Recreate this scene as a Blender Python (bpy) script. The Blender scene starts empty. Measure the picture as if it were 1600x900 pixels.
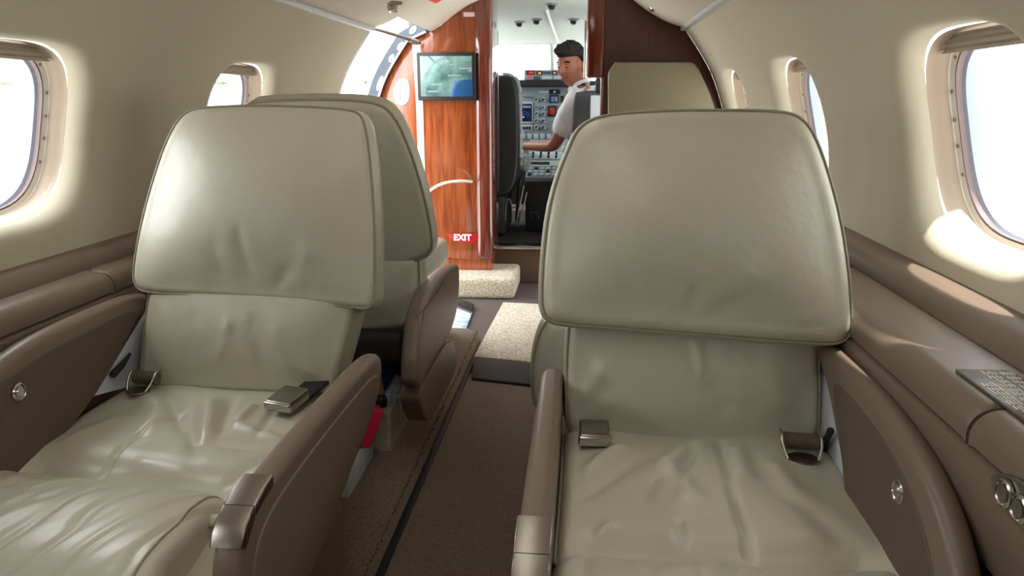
import bpy, bmesh, math, random
import numpy as np
from mathutils import Vector, Matrix, noise
random.seed(7)
SC = bpy.context.scene
COL = SC.collection
# ------------------------------------------------------------------ camera geometry
FP = 1156.0
PT = math.atan(295/FP); YW = math.atan(115*math.cos(PT)/FP)
CAM = Vector((0.225, 0, 0.92))
cf = Vector((-math.sin(YW)*math.cos(PT), math.cos(YW)*math.cos(PT), -math.sin(PT)))
cr = Vector((math.cos(YW), math.sin(YW), 0)); cu = cr.cross(cf)
def ray(px, py): return cf + cr*((px-800)/FP) - cu*((py-450)/FP)
def AY(px, py, Y): d = ray(px, py); return CAM + d*(Y/d.y)
def AX(px, py, X): d = ray(px, py); return CAM + d*((X-CAM.x)/d.x)
def AZ(px, py, Z): d = ray(px, py); return CAM + d*((Z-CAM.z)/d.z)
def AT(px, py, Y0, k, z0):          # point on the leaning plane Y = Y0 + k (z - z0)
    d = ray(px, py); t = (Y0 + k*(CAM.z-z0) - CAM.y)/(d.y - k*d.z); return CAM + d*t
# ------------------------------------------------------------------ materials
def srgb(r, g, b):
    f = lambda c: (c/255/12.92) if c/255 <= .04045 else ((c/255+.055)/1.055)**2.4
    return (f(r), f(g), f(b), 1)
def mat(name, col, rough=.5, metal=0, bump=None, coat=0, var=None, emis=None, spec=None, sheen=0):
    m = bpy.data.materials.new(name); m.use_nodes = True
    nt = m.node_tree; b = nt.nodes['Principled BSDF']
    b.inputs['Base Color'].default_value = col
    b.inputs['Roughness'].default_value = rough; b.inputs['Metallic'].default_value = metal
    b.inputs['Coat Weight'].default_value = coat; b.inputs['Coat Roughness'].default_value = .06
    if spec is not None: b.inputs['Specular IOR Level'].default_value = spec
    if sheen: b.inputs['Sheen Weight'].default_value = sheen
    if emis: b.inputs['Emission Color'].default_value = col; b.inputs['Emission Strength'].default_value = emis
    tc = nt.nodes.new('ShaderNodeTexCoord')
    if var:                       # (scale, colour2, low, high)
        n = nt.nodes.new('ShaderNodeTexNoise'); n.inputs['Scale'].default_value = var[0]; n.inputs['Detail'].default_value = 6
        r = nt.nodes.new('ShaderNodeValToRGB'); r.color_ramp.elements[0].position = var[2]; r.color_ramp.elements[1].position = var[3]
        r.color_ramp.elements[0].color = col; r.color_ramp.elements[1].color = var[1]
        nt.links.new(tc.outputs['Object'], n.inputs['Vector']); nt.links.new(n.outputs['Fac'], r.inputs['Fac']); nt.links.new(r.outputs['Color'], b.inputs['Base Color'])
    last = None
    for (sc_, st, dist) in (bump or []):
        n = nt.nodes.new('ShaderNodeTexNoise'); n.inputs['Scale'].default_value = sc_; n.inputs['Detail'].default_value = 4
        bp = nt.nodes.new('ShaderNodeBump'); bp.inputs['Strength'].default_value = st; bp.inputs['Distance'].default_value = dist
        nt.links.new(tc.outputs['Object'], n.inputs['Vector']); nt.links.new(n.outputs['Fac'], bp.inputs['Height'])
        if last: nt.links.new(last.outputs['Normal'], bp.inputs['Normal'])
        last = bp
    if last: nt.links.new(last.outputs['Normal'], b.inputs['Normal'])
    return m
def wood(name, c1, c2, rough=.22, ax='Z', coat=.8):
    m = mat(name, c1, rough, coat=coat); nt = m.node_tree; b = nt.nodes['Principled BSDF']
    tc = nt.nodes.new('ShaderNodeTexCoord'); mp = nt.nodes.new('ShaderNodeMapping')
    mp.inputs['Scale'].default_value = (26, 26, 1.6)
    n = nt.nodes.new('ShaderNodeTexNoise'); n.inputs['Scale'].default_value = 2.0; n.inputs['Detail'].default_value = 9; n.inputs['Distortion'].default_value = 1.2
    r = nt.nodes.new('ShaderNodeValToRGB'); r.color_ramp.elements[0].position = .32; r.color_ramp.elements[1].position = .7
    r.color_ramp.elements[0].color = c1; r.color_ramp.elements[1].color = c2
    nt.links.new(tc.outputs['Object'], mp.inputs['Vector']); nt.links.new(mp.outputs[0], n.inputs['Vector']); nt.links.new(n.outputs['Fac'], r.inputs['Fac']); nt.links.new(r.outputs['Color'], b.inputs['Base Color'])
    return m
M = {}
M['leather'] = mat('leather', srgb(188,184,164), .36, bump=[(9, .25, .02), (420, .10, .0015)], coat=.2)
M['leather'].node_tree.nodes['Principled BSDF'].inputs['Coat Roughness'].default_value = .35
M['piping'] = mat('piping', srgb(150,146,124), .5)
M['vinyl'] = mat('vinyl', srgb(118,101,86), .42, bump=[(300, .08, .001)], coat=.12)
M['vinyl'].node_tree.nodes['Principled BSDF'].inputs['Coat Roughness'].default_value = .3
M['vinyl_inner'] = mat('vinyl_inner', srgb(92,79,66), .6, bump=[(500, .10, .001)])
M['wall'] = mat('wall_fabric', srgb(192,184,162), .85, bump=[(260, .10, .001)], sheen=.1)
M['ceil'] = mat('headliner', srgb(206,199,184), .8)
M['low'] = mat('lower_wall', srgb(150,138,116), .8)
M['rim'] = mat('window_reveal', srgb(170,152,132), .55)
M['rimwhite'] = mat('window_ring', srgb(232,226,216), .4)
M['gasket'] = mat('gasket', srgb(150,160,175), .4)
M['gasketdark'] = mat('gasket_dark', srgb(110,90,90), .5)
M['shade'] = mat('shade', srgb(170,160,146), .5)
M['chrome'] = mat('chrome', srgb(190,186,178), .2, 1)
M['nickel'] = mat('brushed_nickel', srgb(150,142,132), .34, 1)
M['alu'] = mat('white_metal', srgb(205,208,215), .45, .3)
M['black'] = mat('black_plastic', srgb(22,22,24), .5)
M['webbing'] = mat('webbing', srgb(20,20,26), .8)
M['dark'] = mat('dark_trim', srgb(40,36,33), .7)
M['carpet'] = mat('aisle_carpet', srgb(98,80,62), .95, var=(170, srgb(124,102,84), .35, .65), bump=[(380, .5, .004)], sheen=.2)
M['carpet2'] = mat('side_carpet', srgb(112,92,76), .95, var=(190, srgb(150,128,108), .35, .65), bump=[(300, .7, .005)], sheen=.2)
M['berber'] = mat('berber', srgb(176,162,138), .95, var=(120, srgb(222,212,190), .4, .6), bump=[(170, .8, .006)], sheen=.2)
M['vfloor'] = mat('vinyl_floor', srgb(92,82,78), .5, bump=[(90, .1, .002)])
M['riser'] = mat('riser', srgb(96,70,54), .7)
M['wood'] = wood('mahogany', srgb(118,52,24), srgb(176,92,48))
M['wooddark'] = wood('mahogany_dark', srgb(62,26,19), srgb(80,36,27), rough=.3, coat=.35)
M['woodpost'] = wood('mahogany_post', srgb(88,32,22), srgb(122,52,34), rough=.12, coat=1)
M['pad'] = mat('pad', srgb(146,138,114), .8, bump=[(300,.1,.001)])
M['bluegrey'] = mat('bluegrey', srgb(62,70,82), .45)
M['white'] = mat('white_plastic', srgb(235,235,235), .4)
M['offwhite'] = mat('offwhite', srgb(225,220,205), .5)
M['red'] = mat('red', srgb(215,25,45), .45)
M['redpack'] = mat('red_packet', srgb(240,50,85), .3)
M['pink'] = mat('placard', srgb(240,205,215), .5)
M['cockceil'] = mat('cockpit_liner', srgb(205,214,206), .7)
M['panelgrey'] = mat('panel_grey', srgb(136,148,152), .6)
M['panellight'] = mat('panel_light', srgb(186,196,200), .5)
M['screen'] = mat('screen', srgb(16,30,70), .2)
M['glow_blue'] = mat('glow_blue', srgb(60,100,180), .3, emis=.25)
M['glow_red'] = mat('glow_red', srgb(215,45,35), .3, emis=.35)
M['glow_amber'] = mat('glow_amber', srgb(220,170,90), .3, emis=.5)
M['shirt'] = mat('shirt', srgb(246,246,252), .8, bump=[(40,.4,.01)])
M['skin'] = mat('skin', srgb(176,112,88), .5)
M['hair'] = mat('hair', srgb(24,20,20), .6, bump=[(120,.8,.006)])
M['fleece'] = mat('fleece', srgb(190,196,196), .95, bump=[(160,1,.02)])
M['seatgrey'] = mat('seat_grey', srgb(72,74,76), .8)
M['trouser'] = mat('trouser', srgb(190,195,200), .8)
M['weave'] = mat('weave', srgb(186,176,152), .85, var=(220, srgb(220,210,188), .4, .6), bump=[(260,.8,.004)])
M['bluebag'] = mat('blue_bag', srgb(66,72,180), .25, bump=[(40,.6,.02)])
M['clearbag'] = mat('clear_bag', srgb(225,236,252), .2, bump=[(60,.8,.02)])
M['gold'] = mat('gold_foil', srgb(240,170,60), .3, .2)
M['paper'] = mat('paper', srgb(232,240,236), .5, var=(14, srgb(190,206,204), .4, .7))
M['paperblue'] = mat('printed_card', srgb(215,228,236), .5, var=(30, srgb(150,185,205), .45, .6))
def glassmat():
    m = bpy.data.materials.new('pane'); m.use_nodes = True; nt = m.node_tree
    b = nt.nodes['Principled BSDF']; nt.nodes.remove(b); o = nt.nodes['Material Output']
    t = nt.nodes.new('ShaderNodeBsdfTransparent'); g = nt.nodes.new('ShaderNodeBsdfGlossy'); g.inputs['Roughness'].default_value = .02
    mx = nt.nodes.new('ShaderNodeMixShader'); mx.inputs[0].default_value = .06
    nt.links.new(t.outputs[0], mx.inputs[1]); nt.links.new(g.outputs[0], mx.inputs[2]); nt.links.new(mx.outputs[0], o.inputs[0]); return m
M['glass'] = glassmat()
# ------------------------------------------------------------------ object helpers
def wloc(o):
    v = Vector((0,0,0))
    while o is not None: v += o.location; o = o.parent
    return v
def link(name, bm, m, parent=None, smooth=40, origin=True):
    """bm in world coordinates -> object"""
    bmesh.ops.recalc_face_normals(bm, faces=bm.faces)
    me = bpy.data.meshes.new(name); o = bpy.data.objects.new(name, me); COL.objects.link(o)
    if parent is not None:
        o.parent = parent; off = wloc(parent)
    elif origin:
        xs = [v.co.x for v in bm.verts]; ys = [v.co.y for v in bm.verts]; zs = [v.co.z for v in bm.verts]
        off = Vector(((min(xs)+max(xs))/2, (min(ys)+max(ys))/2, min(zs))); o.location = off
    else: off = Vector((0,0,0))
    bmesh.ops.translate(bm, verts=bm.verts, vec=-off)
    bm.to_mesh(me); bm.free()
    me.materials.append(M[m] if isinstance(m, str) else m)
    if smooth:
        for p in me.polygons: p.use_smooth = True
        if smooth < 180: me.set_sharp_from_angle(angle=math.radians(smooth))
    return o
def thing(name, loc, label, cat, group=None):
    o = bpy.data.objects.new(name, None); COL.objects.link(o); o.location = loc; o.empty_display_size = .1
    return tag(o, label, cat, group)
def tag(o, label, cat, group=None):
    o['label'] = label; o['category'] = cat
    if group: o['group'] = group
    return o
def st(o, label=None):
    o['kind'] = 'structure'
    if label: o['label'] = label
    return o
def emptyst(name, loc): o = bpy.data.objects.new(name, None); COL.objects.link(o); o.location = loc; return st(o)
def rb(bm, x0,x1,y0,y1,z0,z1, r=0, seg=3, mtx=None):
    g = bmesh.ops.create_cube(bm, size=1)['verts']
    c = Vector(((x0+x1)/2,(y0+y1)/2,(z0+z1)/2))
    for v in g: v.co = Vector((v.co.x*abs(x1-x0), v.co.y*abs(y1-y0), v.co.z*abs(z1-z0))) + c
    vs = g
    if r:
        es = list({e for v in g for e in v.link_edges})
        res = bmesh.ops.bevel(bm, geom=es, offset=r, segments=seg, profile=.5, affect='EDGES', clamp_overlap=True)
        vs = list({v for f in res['faces'] for v in f.verts} | {v for v in g if v.is_valid})
    if mtx is not None:
        for v in vs: v.co = mtx @ v.co
    return vs
def rbox(name, x0,x1,y0,y1,z0,z1, m, parent=None, r=.004, seg=3, mtx=None):
    bm = bmesh.new(); rb(bm, x0,x1,y0,y1,z0,z1, r, seg, mtx); return link(name, bm, m, parent)
def rot_about(p, ang, ax): return Matrix.Translation(p) @ Matrix.Rotation(ang, 4, ax) @ Matrix.Translation(-Vector(p))
def chaikin(p, it, closed=True, q=.25):
    for _ in range(it):
        n = []; L = len(p)
        rng = range(L) if closed else range(L-1)
        if not closed: n.append(p[0])
        for i in rng:
            a, b = p[i], p[(i+1) % L]
            n += [a.lerp(b, q), a.lerp(b, 1-q)]
        if not closed: n.append(p[-1])
        p = n
    return p
def resample(p, N, closed=True):
    q = p + [p[0]] if closed else p
    L = [0]
    for i in range(len(q)-1): L.append(L[-1] + (q[i+1]-q[i]).length)
    out = []; j = 0; T = L[-1]
    for k in range(N):
        s = T*k/(N if closed else N-1)
        while j < len(L)-2 and L[j+1] < s: j += 1
        d = L[j+1]-L[j]; out.append(q[j].lerp(q[j+1], (s-L[j])/d if d > 1e-9 else 0))
    return out
def frame(pts, nh):
    c = sum(pts, Vector((0,0,0)))/len(pts); n = Vector((0,0,0))
    for i in range(len(pts)): n += (pts[i]-c).cross(pts[(i+1)%len(pts)]-c)
    n.normalize()
    if n.dot(nh) < 0: n = -n; pts = pts[::-1]
    return c, n, pts
def inward(p, n):
    out = []; L = len(p)
    for i in range(L):
        t = (p[(i+1)%L]-p[i-1]).normalized(); out.append(n.cross(t).normalized())
    return out
def segdist(p, a, b):
    d = b-a; t = max(0, min(1, (p-a).dot(d)/max(d.length_squared, 1e-12))); return (p-(a+d*t)).length, t
def bridge(bm, a, b, closed=True):
    L = len(a)
    for i in range(L if closed else L-1):
        j = (i+1) % L
        try: bm.faces.new((a[i], a[j], b[j], b[i]))
        except ValueError: pass
def pillow(name, pts, nh, thick, m, parent, er=.02, puff=.02, creases=(), N=150, R=26, chk=2, back=.01, hf=None, wob=0, pipe=None, bulge=0.006):
    """soft cushion: outline pts (front plane), rounded edge er, puffed front, solid thickness"""
    pts = [Vector(p) for p in pts]
    pts = resample(chaikin(pts, chk), N); c, n, pts = frame(pts, Vector(nh))
    pts = [p - n*((p-c).dot(n)) for p in pts]
    inw = inward(pts, n); bm = bmesh.new(); rings = []
    def cr(p):
        h = 0
        for (a, b, amp, w) in creases:
            d, t = segdist(p, a, b)
            if d < 3*w: h += amp*math.exp(-(d/w)**2)*min(1, 4*min(t, 1-t)+.25)
        if hf: h += hf(p)
        if wob: h += wob*noise.noise(p*7)
        return h
    base_in = [pts[i] + inw[i]*er for i in range(N)]
    for _ in range(14): base_in = [base_in[i]*.4 + (base_in[i-1]+base_in[(i+1)%N])*.3 for i in range(N)]
    off = [base_in[i]-pts[i] for i in range(N)]
    bp_ = np.array([tuple(p) for p in base_in])
    def S_(p):
        d2 = ((bp_ - np.array(tuple(p)))**2).sum(1); return 0. if d2.min() < 1e-12 else float((1/d2).mean())**-.5
    smax = max(S_(c), S_(c.lerp(base_in[0], .1)))
    def hp(p): return puff*min(1, S_(p)/smax)**2.4
    cv = bm.verts.new(c + n*(hp(c) + cr(c)))
    prev = None
    for k in range(1, R+1):
        t = k/R; t = t**.85; ring = []
        for i in range(N):
            p = c.lerp(base_in[i], t); fade = min(1, (1-t)*5+.15)
            ring.append(bm.verts.new(p + n*(hp(p) + cr(p)*fade)))
        if prev is None:
            for i in range(N): bm.faces.new((cv, ring[i], ring[(i+1)%N]))
        else: bridge(bm, prev, ring)
        prev = ring
    pr_ = None
    for k in range(1, 8):
        th = math.pi/2*k/7; ring = []
        for i in range(N):
            ring.append(bm.verts.new(pts[i] + off[i]*(1-math.sin(th)) - n*er*(1-math.cos(th))))
        bridge(bm, prev, ring); prev = ring
        if k == 5: pr_ = [v.co + n*.001 - inw[i]*.0015 for i, v in enumerate(ring)]
    for k in range(1, 6):
        t = k/6; ring = [bm.verts.new(pts[i] - n*(er + (thick-2*er)*t) - inw[i]*bulge*math.sin(math.pi*t)) for i in range(N)]
        bridge(bm, prev, ring); prev = ring
    for k in range(1, 6):
        th = math.pi/2*k/5
        ring = [bm.verts.new(pts[i] + off[i]*(1-math.cos(th)) - n*(thick-er+er*math.sin(th))) for i in range(N)]
        bridge(bm, prev, ring); prev = ring
    for t in (.8,.6,.4,.2):
        ring = [bm.verts.new(c.lerp(base_in[i], t) - n*(thick + back*(1-t*t))) for i in range(N)]
        bridge(bm, prev, ring); prev = ring
    cb = bm.verts.new(c - n*(thick+back))
    for i in range(N): bm.faces.new((cb, prev[i], prev[(i+1)%N]))
    o = link(name, bm, m, parent, smooth=180)
    if pipe: tube('piping', pr_, pipe, 'piping', o, closed=True, n=8)
    return o
def rslab(name, pts, nh, thick, m, parent, er=.01, chk=2, N=120, q=.25, seg=6):
    pts = [Vector(p) for p in pts]
    pts = resample(chaikin(pts, chk, q=q), N) if chk else pts
    N = len(pts); c, n, pts = frame(pts, Vector(nh)); inw = inward(pts, n); bm = bmesh.new()
    if N > 60:
        bi = [pts[i] + inw[i]*er for i in range(N)]
        for _ in range(10): bi = [bi[i]*.4 + (bi[i-1]+bi[(i+1)%N])*.3 for i in range(N)]
        inw = [(bi[i]-pts[i])/er for i in range(N)]
    prev = None
    for k in range(seg+1):
        th = math.pi/2*k/seg
        ring = [bm.verts.new(pts[i] + inw[i]*er*(1-math.sin(th)) - n*er*(1-math.cos(th))) for i in range(N)]
        if prev: bridge(bm, prev, ring)
        else: bm.faces.new(ring)
        prev = ring
    for k in range(seg+1):
        th = math.pi/2*k/seg
        ring = [bm.verts.new(pts[i] + inw[i]*er*(1-math.cos(th)) - n*(thick-er+er*math.sin(th))) for i in range(N)]
        bridge(bm, prev, ring); prev = ring
    bm.faces.new(prev[::-1])
    return link(name, bm, m, parent, smooth=50)
def tubebm(bm, pts, r, closed=False, n=10, cap=True):
    pts = [Vector(p) for p in pts]; L = len(pts); rings = []; u = None
    for i in range(L):
        if closed: t = pts[(i+1)%L]-pts[i-1]
        else: t = pts[min(i+1,L-1)]-pts[max(i-1,0)]
        t.normalize()
        if u is None: u = t.orthogonal().normalized()
        u = (u - t*u.dot(t)).normalized(); w = t.cross(u)
        rr = r[i] if isinstance(r, (list,tuple)) else r
        rings.append([bm.verts.new(pts[i] + (u*math.cos(2*math.pi*k/n) + w*math.sin(2*math.pi*k/n))*rr) for k in range(n)])
    for i in range(L-1): bridge(bm, rings[i], rings[i+1])
    if closed:
        a, b = rings[-1], rings[0]; k0 = min(range(n), key=lambda k: (a[0].co-b[k].co).length)
        bridge(bm, a, b[k0:]+b[:k0])
    elif cap: bm.faces.new(rings[0][::-1]); bm.faces.new(rings[-1])
def tube(name, pts, r, m, parent=None, closed=False, n=10):
    bm = bmesh.new(); tubebm(bm, pts, r, closed, n); return link(name, bm, m, parent, smooth=60)
def smoothline(pts, N=24): return resample(chaikin([Vector(p) for p in pts], 3, closed=False), N, closed=False)
def lathebm(bm, prof, c, axis, n=24):
    """prof = [(r, h)] along axis"""
    axis = Vector(axis).normalized(); u = axis.orthogonal().normalized(); w = axis.cross(u); c = Vector(c); prev = None
    for (r, h) in prof:
        ring = [bm.verts.new(c + axis*h + (u*math.cos(2*math.pi*k/n)+w*math.sin(2*math.pi*k/n))*max(r, 1e-4)) for k in range(n)]
        if prev: bridge(bm, prev, ring)
        else: bm.faces.new(ring[::-1])
        prev = ring
    bm.faces.new(prev)
def lathe(name, prof, c, axis, m, parent=None, n=24):
    bm = bmesh.new(); lathebm(bm, prof, c, axis, n); return link(name, bm, m, parent, smooth=35)
def poly(name, pts, nh, thick, m, parent=None, er=.0015):
    return rslab(name, pts, nh, thick, m, parent, er=er, chk=0, seg=2)
def text(name, s, p, size, m, parent, rx=math.pi/2, bold=.0, ext=.001):
    cu_ = bpy.data.curves.new('t', 'FONT'); cu_.body = s; cu_.size = size; cu_.extrude = ext; cu_.offset = bold; cu_.align_x = 'CENTER'; cu_.align_y = 'CENTER'
    t = bpy.data.objects.new('t', cu_); COL.objects.link(t)
    dg = bpy.context.evaluated_depsgraph_get(); me = bpy.data.meshes.new_from_object(t.evaluated_get(dg))
    bpy.data.objects.remove(t)
    bm = bmesh.new(); bm.from_mesh(me); bpy.data.meshes.remove(me)
    bmesh.ops.transform(bm, verts=bm.verts, matrix=Matrix.Translation(Vector(p)) @ Matrix.Rotation(rx, 4, 'X'))
    return link(name, bm, m, parent, smooth=0)
# ------------------------------------------------------------------ cabin shell
PROF = [(.66,.0),(.70,.12),(.745,.30),(.77,.45),(.778,.58),(.778,.68),(.772,.76),(.757,.85),(.735,.92),(.70,1.01),(.65,1.09),(.585,1.18)]
CEIL = [(.585,1.18),(.545,1.19),(.49,1.214),(.43,1.25),(.375,1.292),(.30,1.338),(.15,1.375),(0,1.385)]
pv = [Vector((a,0,b)) for a, b in PROF]
PR = resample(chaikin(pv, 2, closed=False), 200, closed=False)
SL = [0]
for i in range(199): SL.append(SL[-1] + (PR[i+1]-PR[i]).length)
def prof(s):
    s = max(0, min(SL[-1], s)); i = min(198, int(s/SL[-1]*199)); f = (s-SL[i])/(SL[i+1]-SL[i])
    p = PR[i].lerp(PR[i+1], f); a = PR[max(0,i-3)]; b = PR[min(199,i+4)]; t = (b-a).normalized()
    return p, Vector((t.z, 0, -t.x))      # point, outward normal (right side)
def s_at_z(z):
    return min(range(200), key=lambda i: abs(PR[i].z-z))/199*SL[-1]
SC0 = s_at_z(.858); HH = .155; HW = .19
def wall(name, side, wins, y0, y1, label):
    bm = bmesh.new(); cache = {}
    def V(y, s, d=0):
        k = (round(y,5), round(s,5), round(d,5))
        if k not in cache:
            p, n = prof(s); q = p + n*d; cache[k] = bm.verts.new((q.x*side, y, q.z))
        return cache[k]
    K = 16; RW = .27; RH = .215
    ylist = set([y0, y1]); rects = []
    for w in wins:
        ys = [w-RW+2*RW*k/K for k in range(K+1)]
        ylist |= {round(y,5) for y in ys if y0 <= y <= y1}; rects.append(w)
    smin = s_at_z(.05)
    ss = [round(SC0-RH+2*RH*k/K,5) for k in range(K+1)]
    slist = sorted({round(smin+(ss[0]-smin)*k/10,5) for k in range(10)} | set(ss) | {round(ss[-1]+(SL[-1]-ss[-1])*k/5,5) for k in range(1,6)})
    yl = sorted(ylist); y2 = []
    for a, b in zip(yl, yl[1:]):
        n = max(1, int((b-a)/.06)); y2 += [round(a+(b-a)*k/n,5) for k in range(n)]
    yl = y2 + [yl[-1]]
    for a, b in zip(yl, yl[1:]):
        for c, d in zip(slist, slist[1:]):
            if any(w-RW-1e-4 < (a+b)/2 < w+RW+1e-4 for w in rects) and ss[0]-1e-4 < (c+d)/2 < ss[-1]+1e-4: continue
            bm.faces.new((V(a,c), V(b,c), V(b,d), V(a,d)))
    for w in rects:
        bd = [(w-RW+2*RW*k/K, -RH) for k in range(K)] + [(w+RW, -RH+2*RH*k/K) for k in range(K)] + [(w+RW-2*RW*k/K, RH) for k in range(K)] + [(w-RW, RH-2*RH*k/K) for k in range(K)]
        prev = [V(round(y,5), round(SC0+s,5)) for y, s in bd]
        for (sc_, d, t) in ((1.26,0,.35),(1.26,0,.75),(1.22,0,1),(1.15,.002,1),(1.10,.006,1),(1.06,.013,1),(1.03,.022,1),(1.01,.032,1),(1.0,.042,1)):
            ring = []
            for (y, s) in bd:
                a = math.atan2(s/RH, (y-w)/RW); hy, hs = sup(a); ty = hy*sc_; ts = hs*sc_
                ty = (y-w)*(1-t)+ty*t; ts = s*(1-t)+ts*t
                p, n = prof(SC0+ts); q = p + n*d; ring.append(bm.verts.new((q.x*side, w+ty, q.z)))
            bridge(bm, prev, ring); prev = ring
    o = st(link(name, bm, 'wall', None, smooth=180, origin=False), label); return o
def sup(a, e=3.4):
    c, s = math.cos(a), math.sin(a); r = (abs(c)**e + abs(s)**e)**(-1/e); return HW*c*r, HH*s*r
def winring(bm, w, side, rings, n=80):
    prev = None
    for (sc_, d) in rings:
        ring = []
        for k in range(n):
            hy, hs = sup(2*math.pi*k/n); p, nn = prof(SC0); q = p + nn*0
            # panes are flat-ish: blend the profile curve with its tangent plane as depth grows
            hs = hs*(1+5.2*max(0, d-.042)*(1-math.exp(hs/.05)*1)) if hs < 0 else hs
            f = min(1, d/.09); pc, nc = prof(SC0+hs*sc_); tp = p + Vector((-nn.z, 0, nn.x))*(hs*sc_)
            q = (pc + nc*d)*(1-f) + (tp + nn*d)*f
            ring.append(bm.verts.new((q.x*side, w+hy*sc_, q.z)))
        if prev: bridge(bm, prev, ring)
        prev = ring
    return prev
widx = [0]
def window(w, side, shade=.12):
    widx[0] += 1
    pc, nc = prof(SC0); e = emptyst('window_%d' % widx[0], (pc.x*side, w, pc.z))
    bm = bmesh.new(); winring(bm, w, side, [(1.0,.040),(.995,.046),(.98,.052),(.965,.060),(.955,.068)]); link('reveal', bm, 'rim', e, 180)
    bm = bmesh.new(); winring(bm, w, side, [(.955,.068),(.95,.070),(.905,.072),(.90,.076)]); link('inner_ring', bm, 'rimwhite', e, 40)
    bm = bmesh.new(); winring(bm, w, side, [(.90,.076),(.895,.073),(.885,.073),(.885,.082)]); link('seal', bm, 'gasketdark', e, 40)
    bm = bmesh.new(); winring(bm, w, side, [(.885,.082),(.86,.085),(.855,.105)]); link('outer_frame', bm, 'gasket', e, 40)
    bm = bmesh.new(); r = winring(bm, w, side, [(.862,.094),(.855,.0941)]); bm.faces.new(r); link('pane', bm, 'glass', e, 0)
    bm = bmesh.new(); winring(bm, w, side, [(.855,.105),(.88,.13),(1.5,.135)]); link('outer_skin', bm, 'white', e, 40)
    # part-lowered shade: a pleated strip across the top of the opening
    bm = bmesh.new(); rows = []
    for j in range(7):
        hs = HH*(.97 - shade*j/6*1.5); dd = .050 + (.004 if j % 2 else 0)
        row = []
        for k in range(13):
            lim = HW*.95*(max(0, 1-(abs(hs)/HH)**3.4))**(1/3.4)
            p, nn = prof(SC0); tp = p + Vector((-nn.z,0,nn.x))*hs + nn*dd
            row.append(bm.verts.new((tp.x*side, w + lim*(k/6-1), tp.z)))
        rows.append(row)
    for a, b in zip(rows, rows[1:]): bridge(bm, a, b, closed=False)
    link('pull_shade', bm, 'shade', e, 30)
    bm = bmesh.new()
    for a in (-.5,-.2,.1,.4,.75,2.4,2.8,3.3,3.7):
        hy, hs = sup(a); p, nn = prof(SC0); tp = p + Vector((-nn.z,0,nn.x))*(hs*.925)
        q = tp + nn*.0700; lathebm(bm, [(.0035,0),(.003,.0015)], (q.x*side, w+hy*.925, q.z), (-nn.x*side, 0, -nn.z), 10)
    link('screw', bm, 'nickel', e, 40)
    return e
RW_ = [1.11, 1.95, 2.70, .27, -.57]; LW_ = [1.205, 2.09, .32, -.55]
wall('wall_right', 1, RW_, -1.6, 2.97, 'cream padded cabin side wall on the right')
wall('wall_left', -1, LW_, -1.6, 2.88, 'cream padded cabin side wall on the left')
for w in RW_: window(w, 1)
for w in LW_: window(w, -1)
# ceiling
def ceilbm(y0, y1, x0, x1, dz=0):
    bm = bmesh.new(); pts = resample(chaikin([Vector((a,0,b)) for a,b in CEIL], 2, closed=False), 30, closed=False)
    full = [Vector((-p.x,0,p.z)) for p in pts] + [p for p in pts[::-1]][1:]
    full = [p for p in full if x0-1e-4 <= p.x <= x1+1e-4]
    ys = [y0+(y1-y0)*k/6 for k in range(7)]
    rows = [[bm.verts.new((p.x, y, p.z+dz)) for p in full] for y in ys]
    for a, b in zip(rows, rows[1:]): bridge(bm, a, b, closed=False)
    return bm
st(link('ceiling', ceilbm(-1.6, 2.885, -.59, .59), 'ceil', None, 180, origin=False), 'cream headliner')
st(link('ceiling', ceilbm(2.885, 3.5, -.495, .59), 'ceil', None, 180, origin=False), 'cream headliner over the entry')
for sd, y1 in ((1, 2.97), (-1, 2.885)):
    bm = bmesh.new(); rb(bm, .572*sd, .596*sd, -1.6, y1, 1.168, 1.184, .004); st(link('trim_%d' % (1 if sd > 0 else 2), bm, 'alu', None), 'pale metal strip where wall meets headliner')
# back wall
bm = bmesh.new(); full = [(x, z) for x, z in PROF] + CEIL[1:]
ring = [bm.verts.new((x, -1.6, z)) for x, z in full] + [bm.verts.new((-x, -1.6, z)) for x, z in full[::-1][1:]]
bm.faces.new(ring); M['backwall'] = wood('aft_panel', srgb(70,40,28), srgb(96,56,38), rough=.5, coat=.2)
st(link('wall_back', bm, 'backwall', None, 0, origin=False))
# floor: aisle, entry and raised sides
st(rbox('floor', -.80, .80, -1.6, 3.72, -.04, 0, 'vfloor', r=0), 'grey brown vinyl floor')
st(rbox('floor', -.150, .20, -1.6, 2.36, 0, .008, 'carpet', r=.003), 'brown cut-pile carpet in the dropped aisle')
for sd in (-1, 1):
    xe = -.165 if sd < 0 else .215; y1 = 2.74 if sd < 0 else 2.96
    prf = [(xe, .0),(xe+sd*.004,.02),(xe+sd*.022,.042),(xe+sd*.045,.05),(sd*.76,.05)]
    bm = bmesh.new(); ys = [-1.6+(y1+1.6)*k/20 for k in range(21)]
    rows = [[bm.verts.new((x, y, z)) for x, z in prf] for y in ys]
    for a, b in zip(rows, rows[1:]): bridge(bm, a, b, closed=False)
    bm.faces.new([bm.verts.new((x, y1, z)) for x, z in prf] + [bm.verts.new((sd*.76, y1, 0))])
    st(link('floor', bm, 'carpet2', None, 60, origin=False), 'raised carpeted side floor under the seats')
st(rbox('trim_3', -.166, -.148, -1.6, 2.46, 0, .012, 'black', r=.002), 'black track along the aisle edge')
bm = bmesh.new()
for k in range(150):
    y = .6 + k*.0145; x = -.178+random.uniform(-.003,.003)
    rb(bm, x-.002, x+.002, y, y+.008, .027, .0355, .0015, 1)
st(link('trim_4', bm, 'carpet', None, 60), 'stitched carpet edge')
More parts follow.
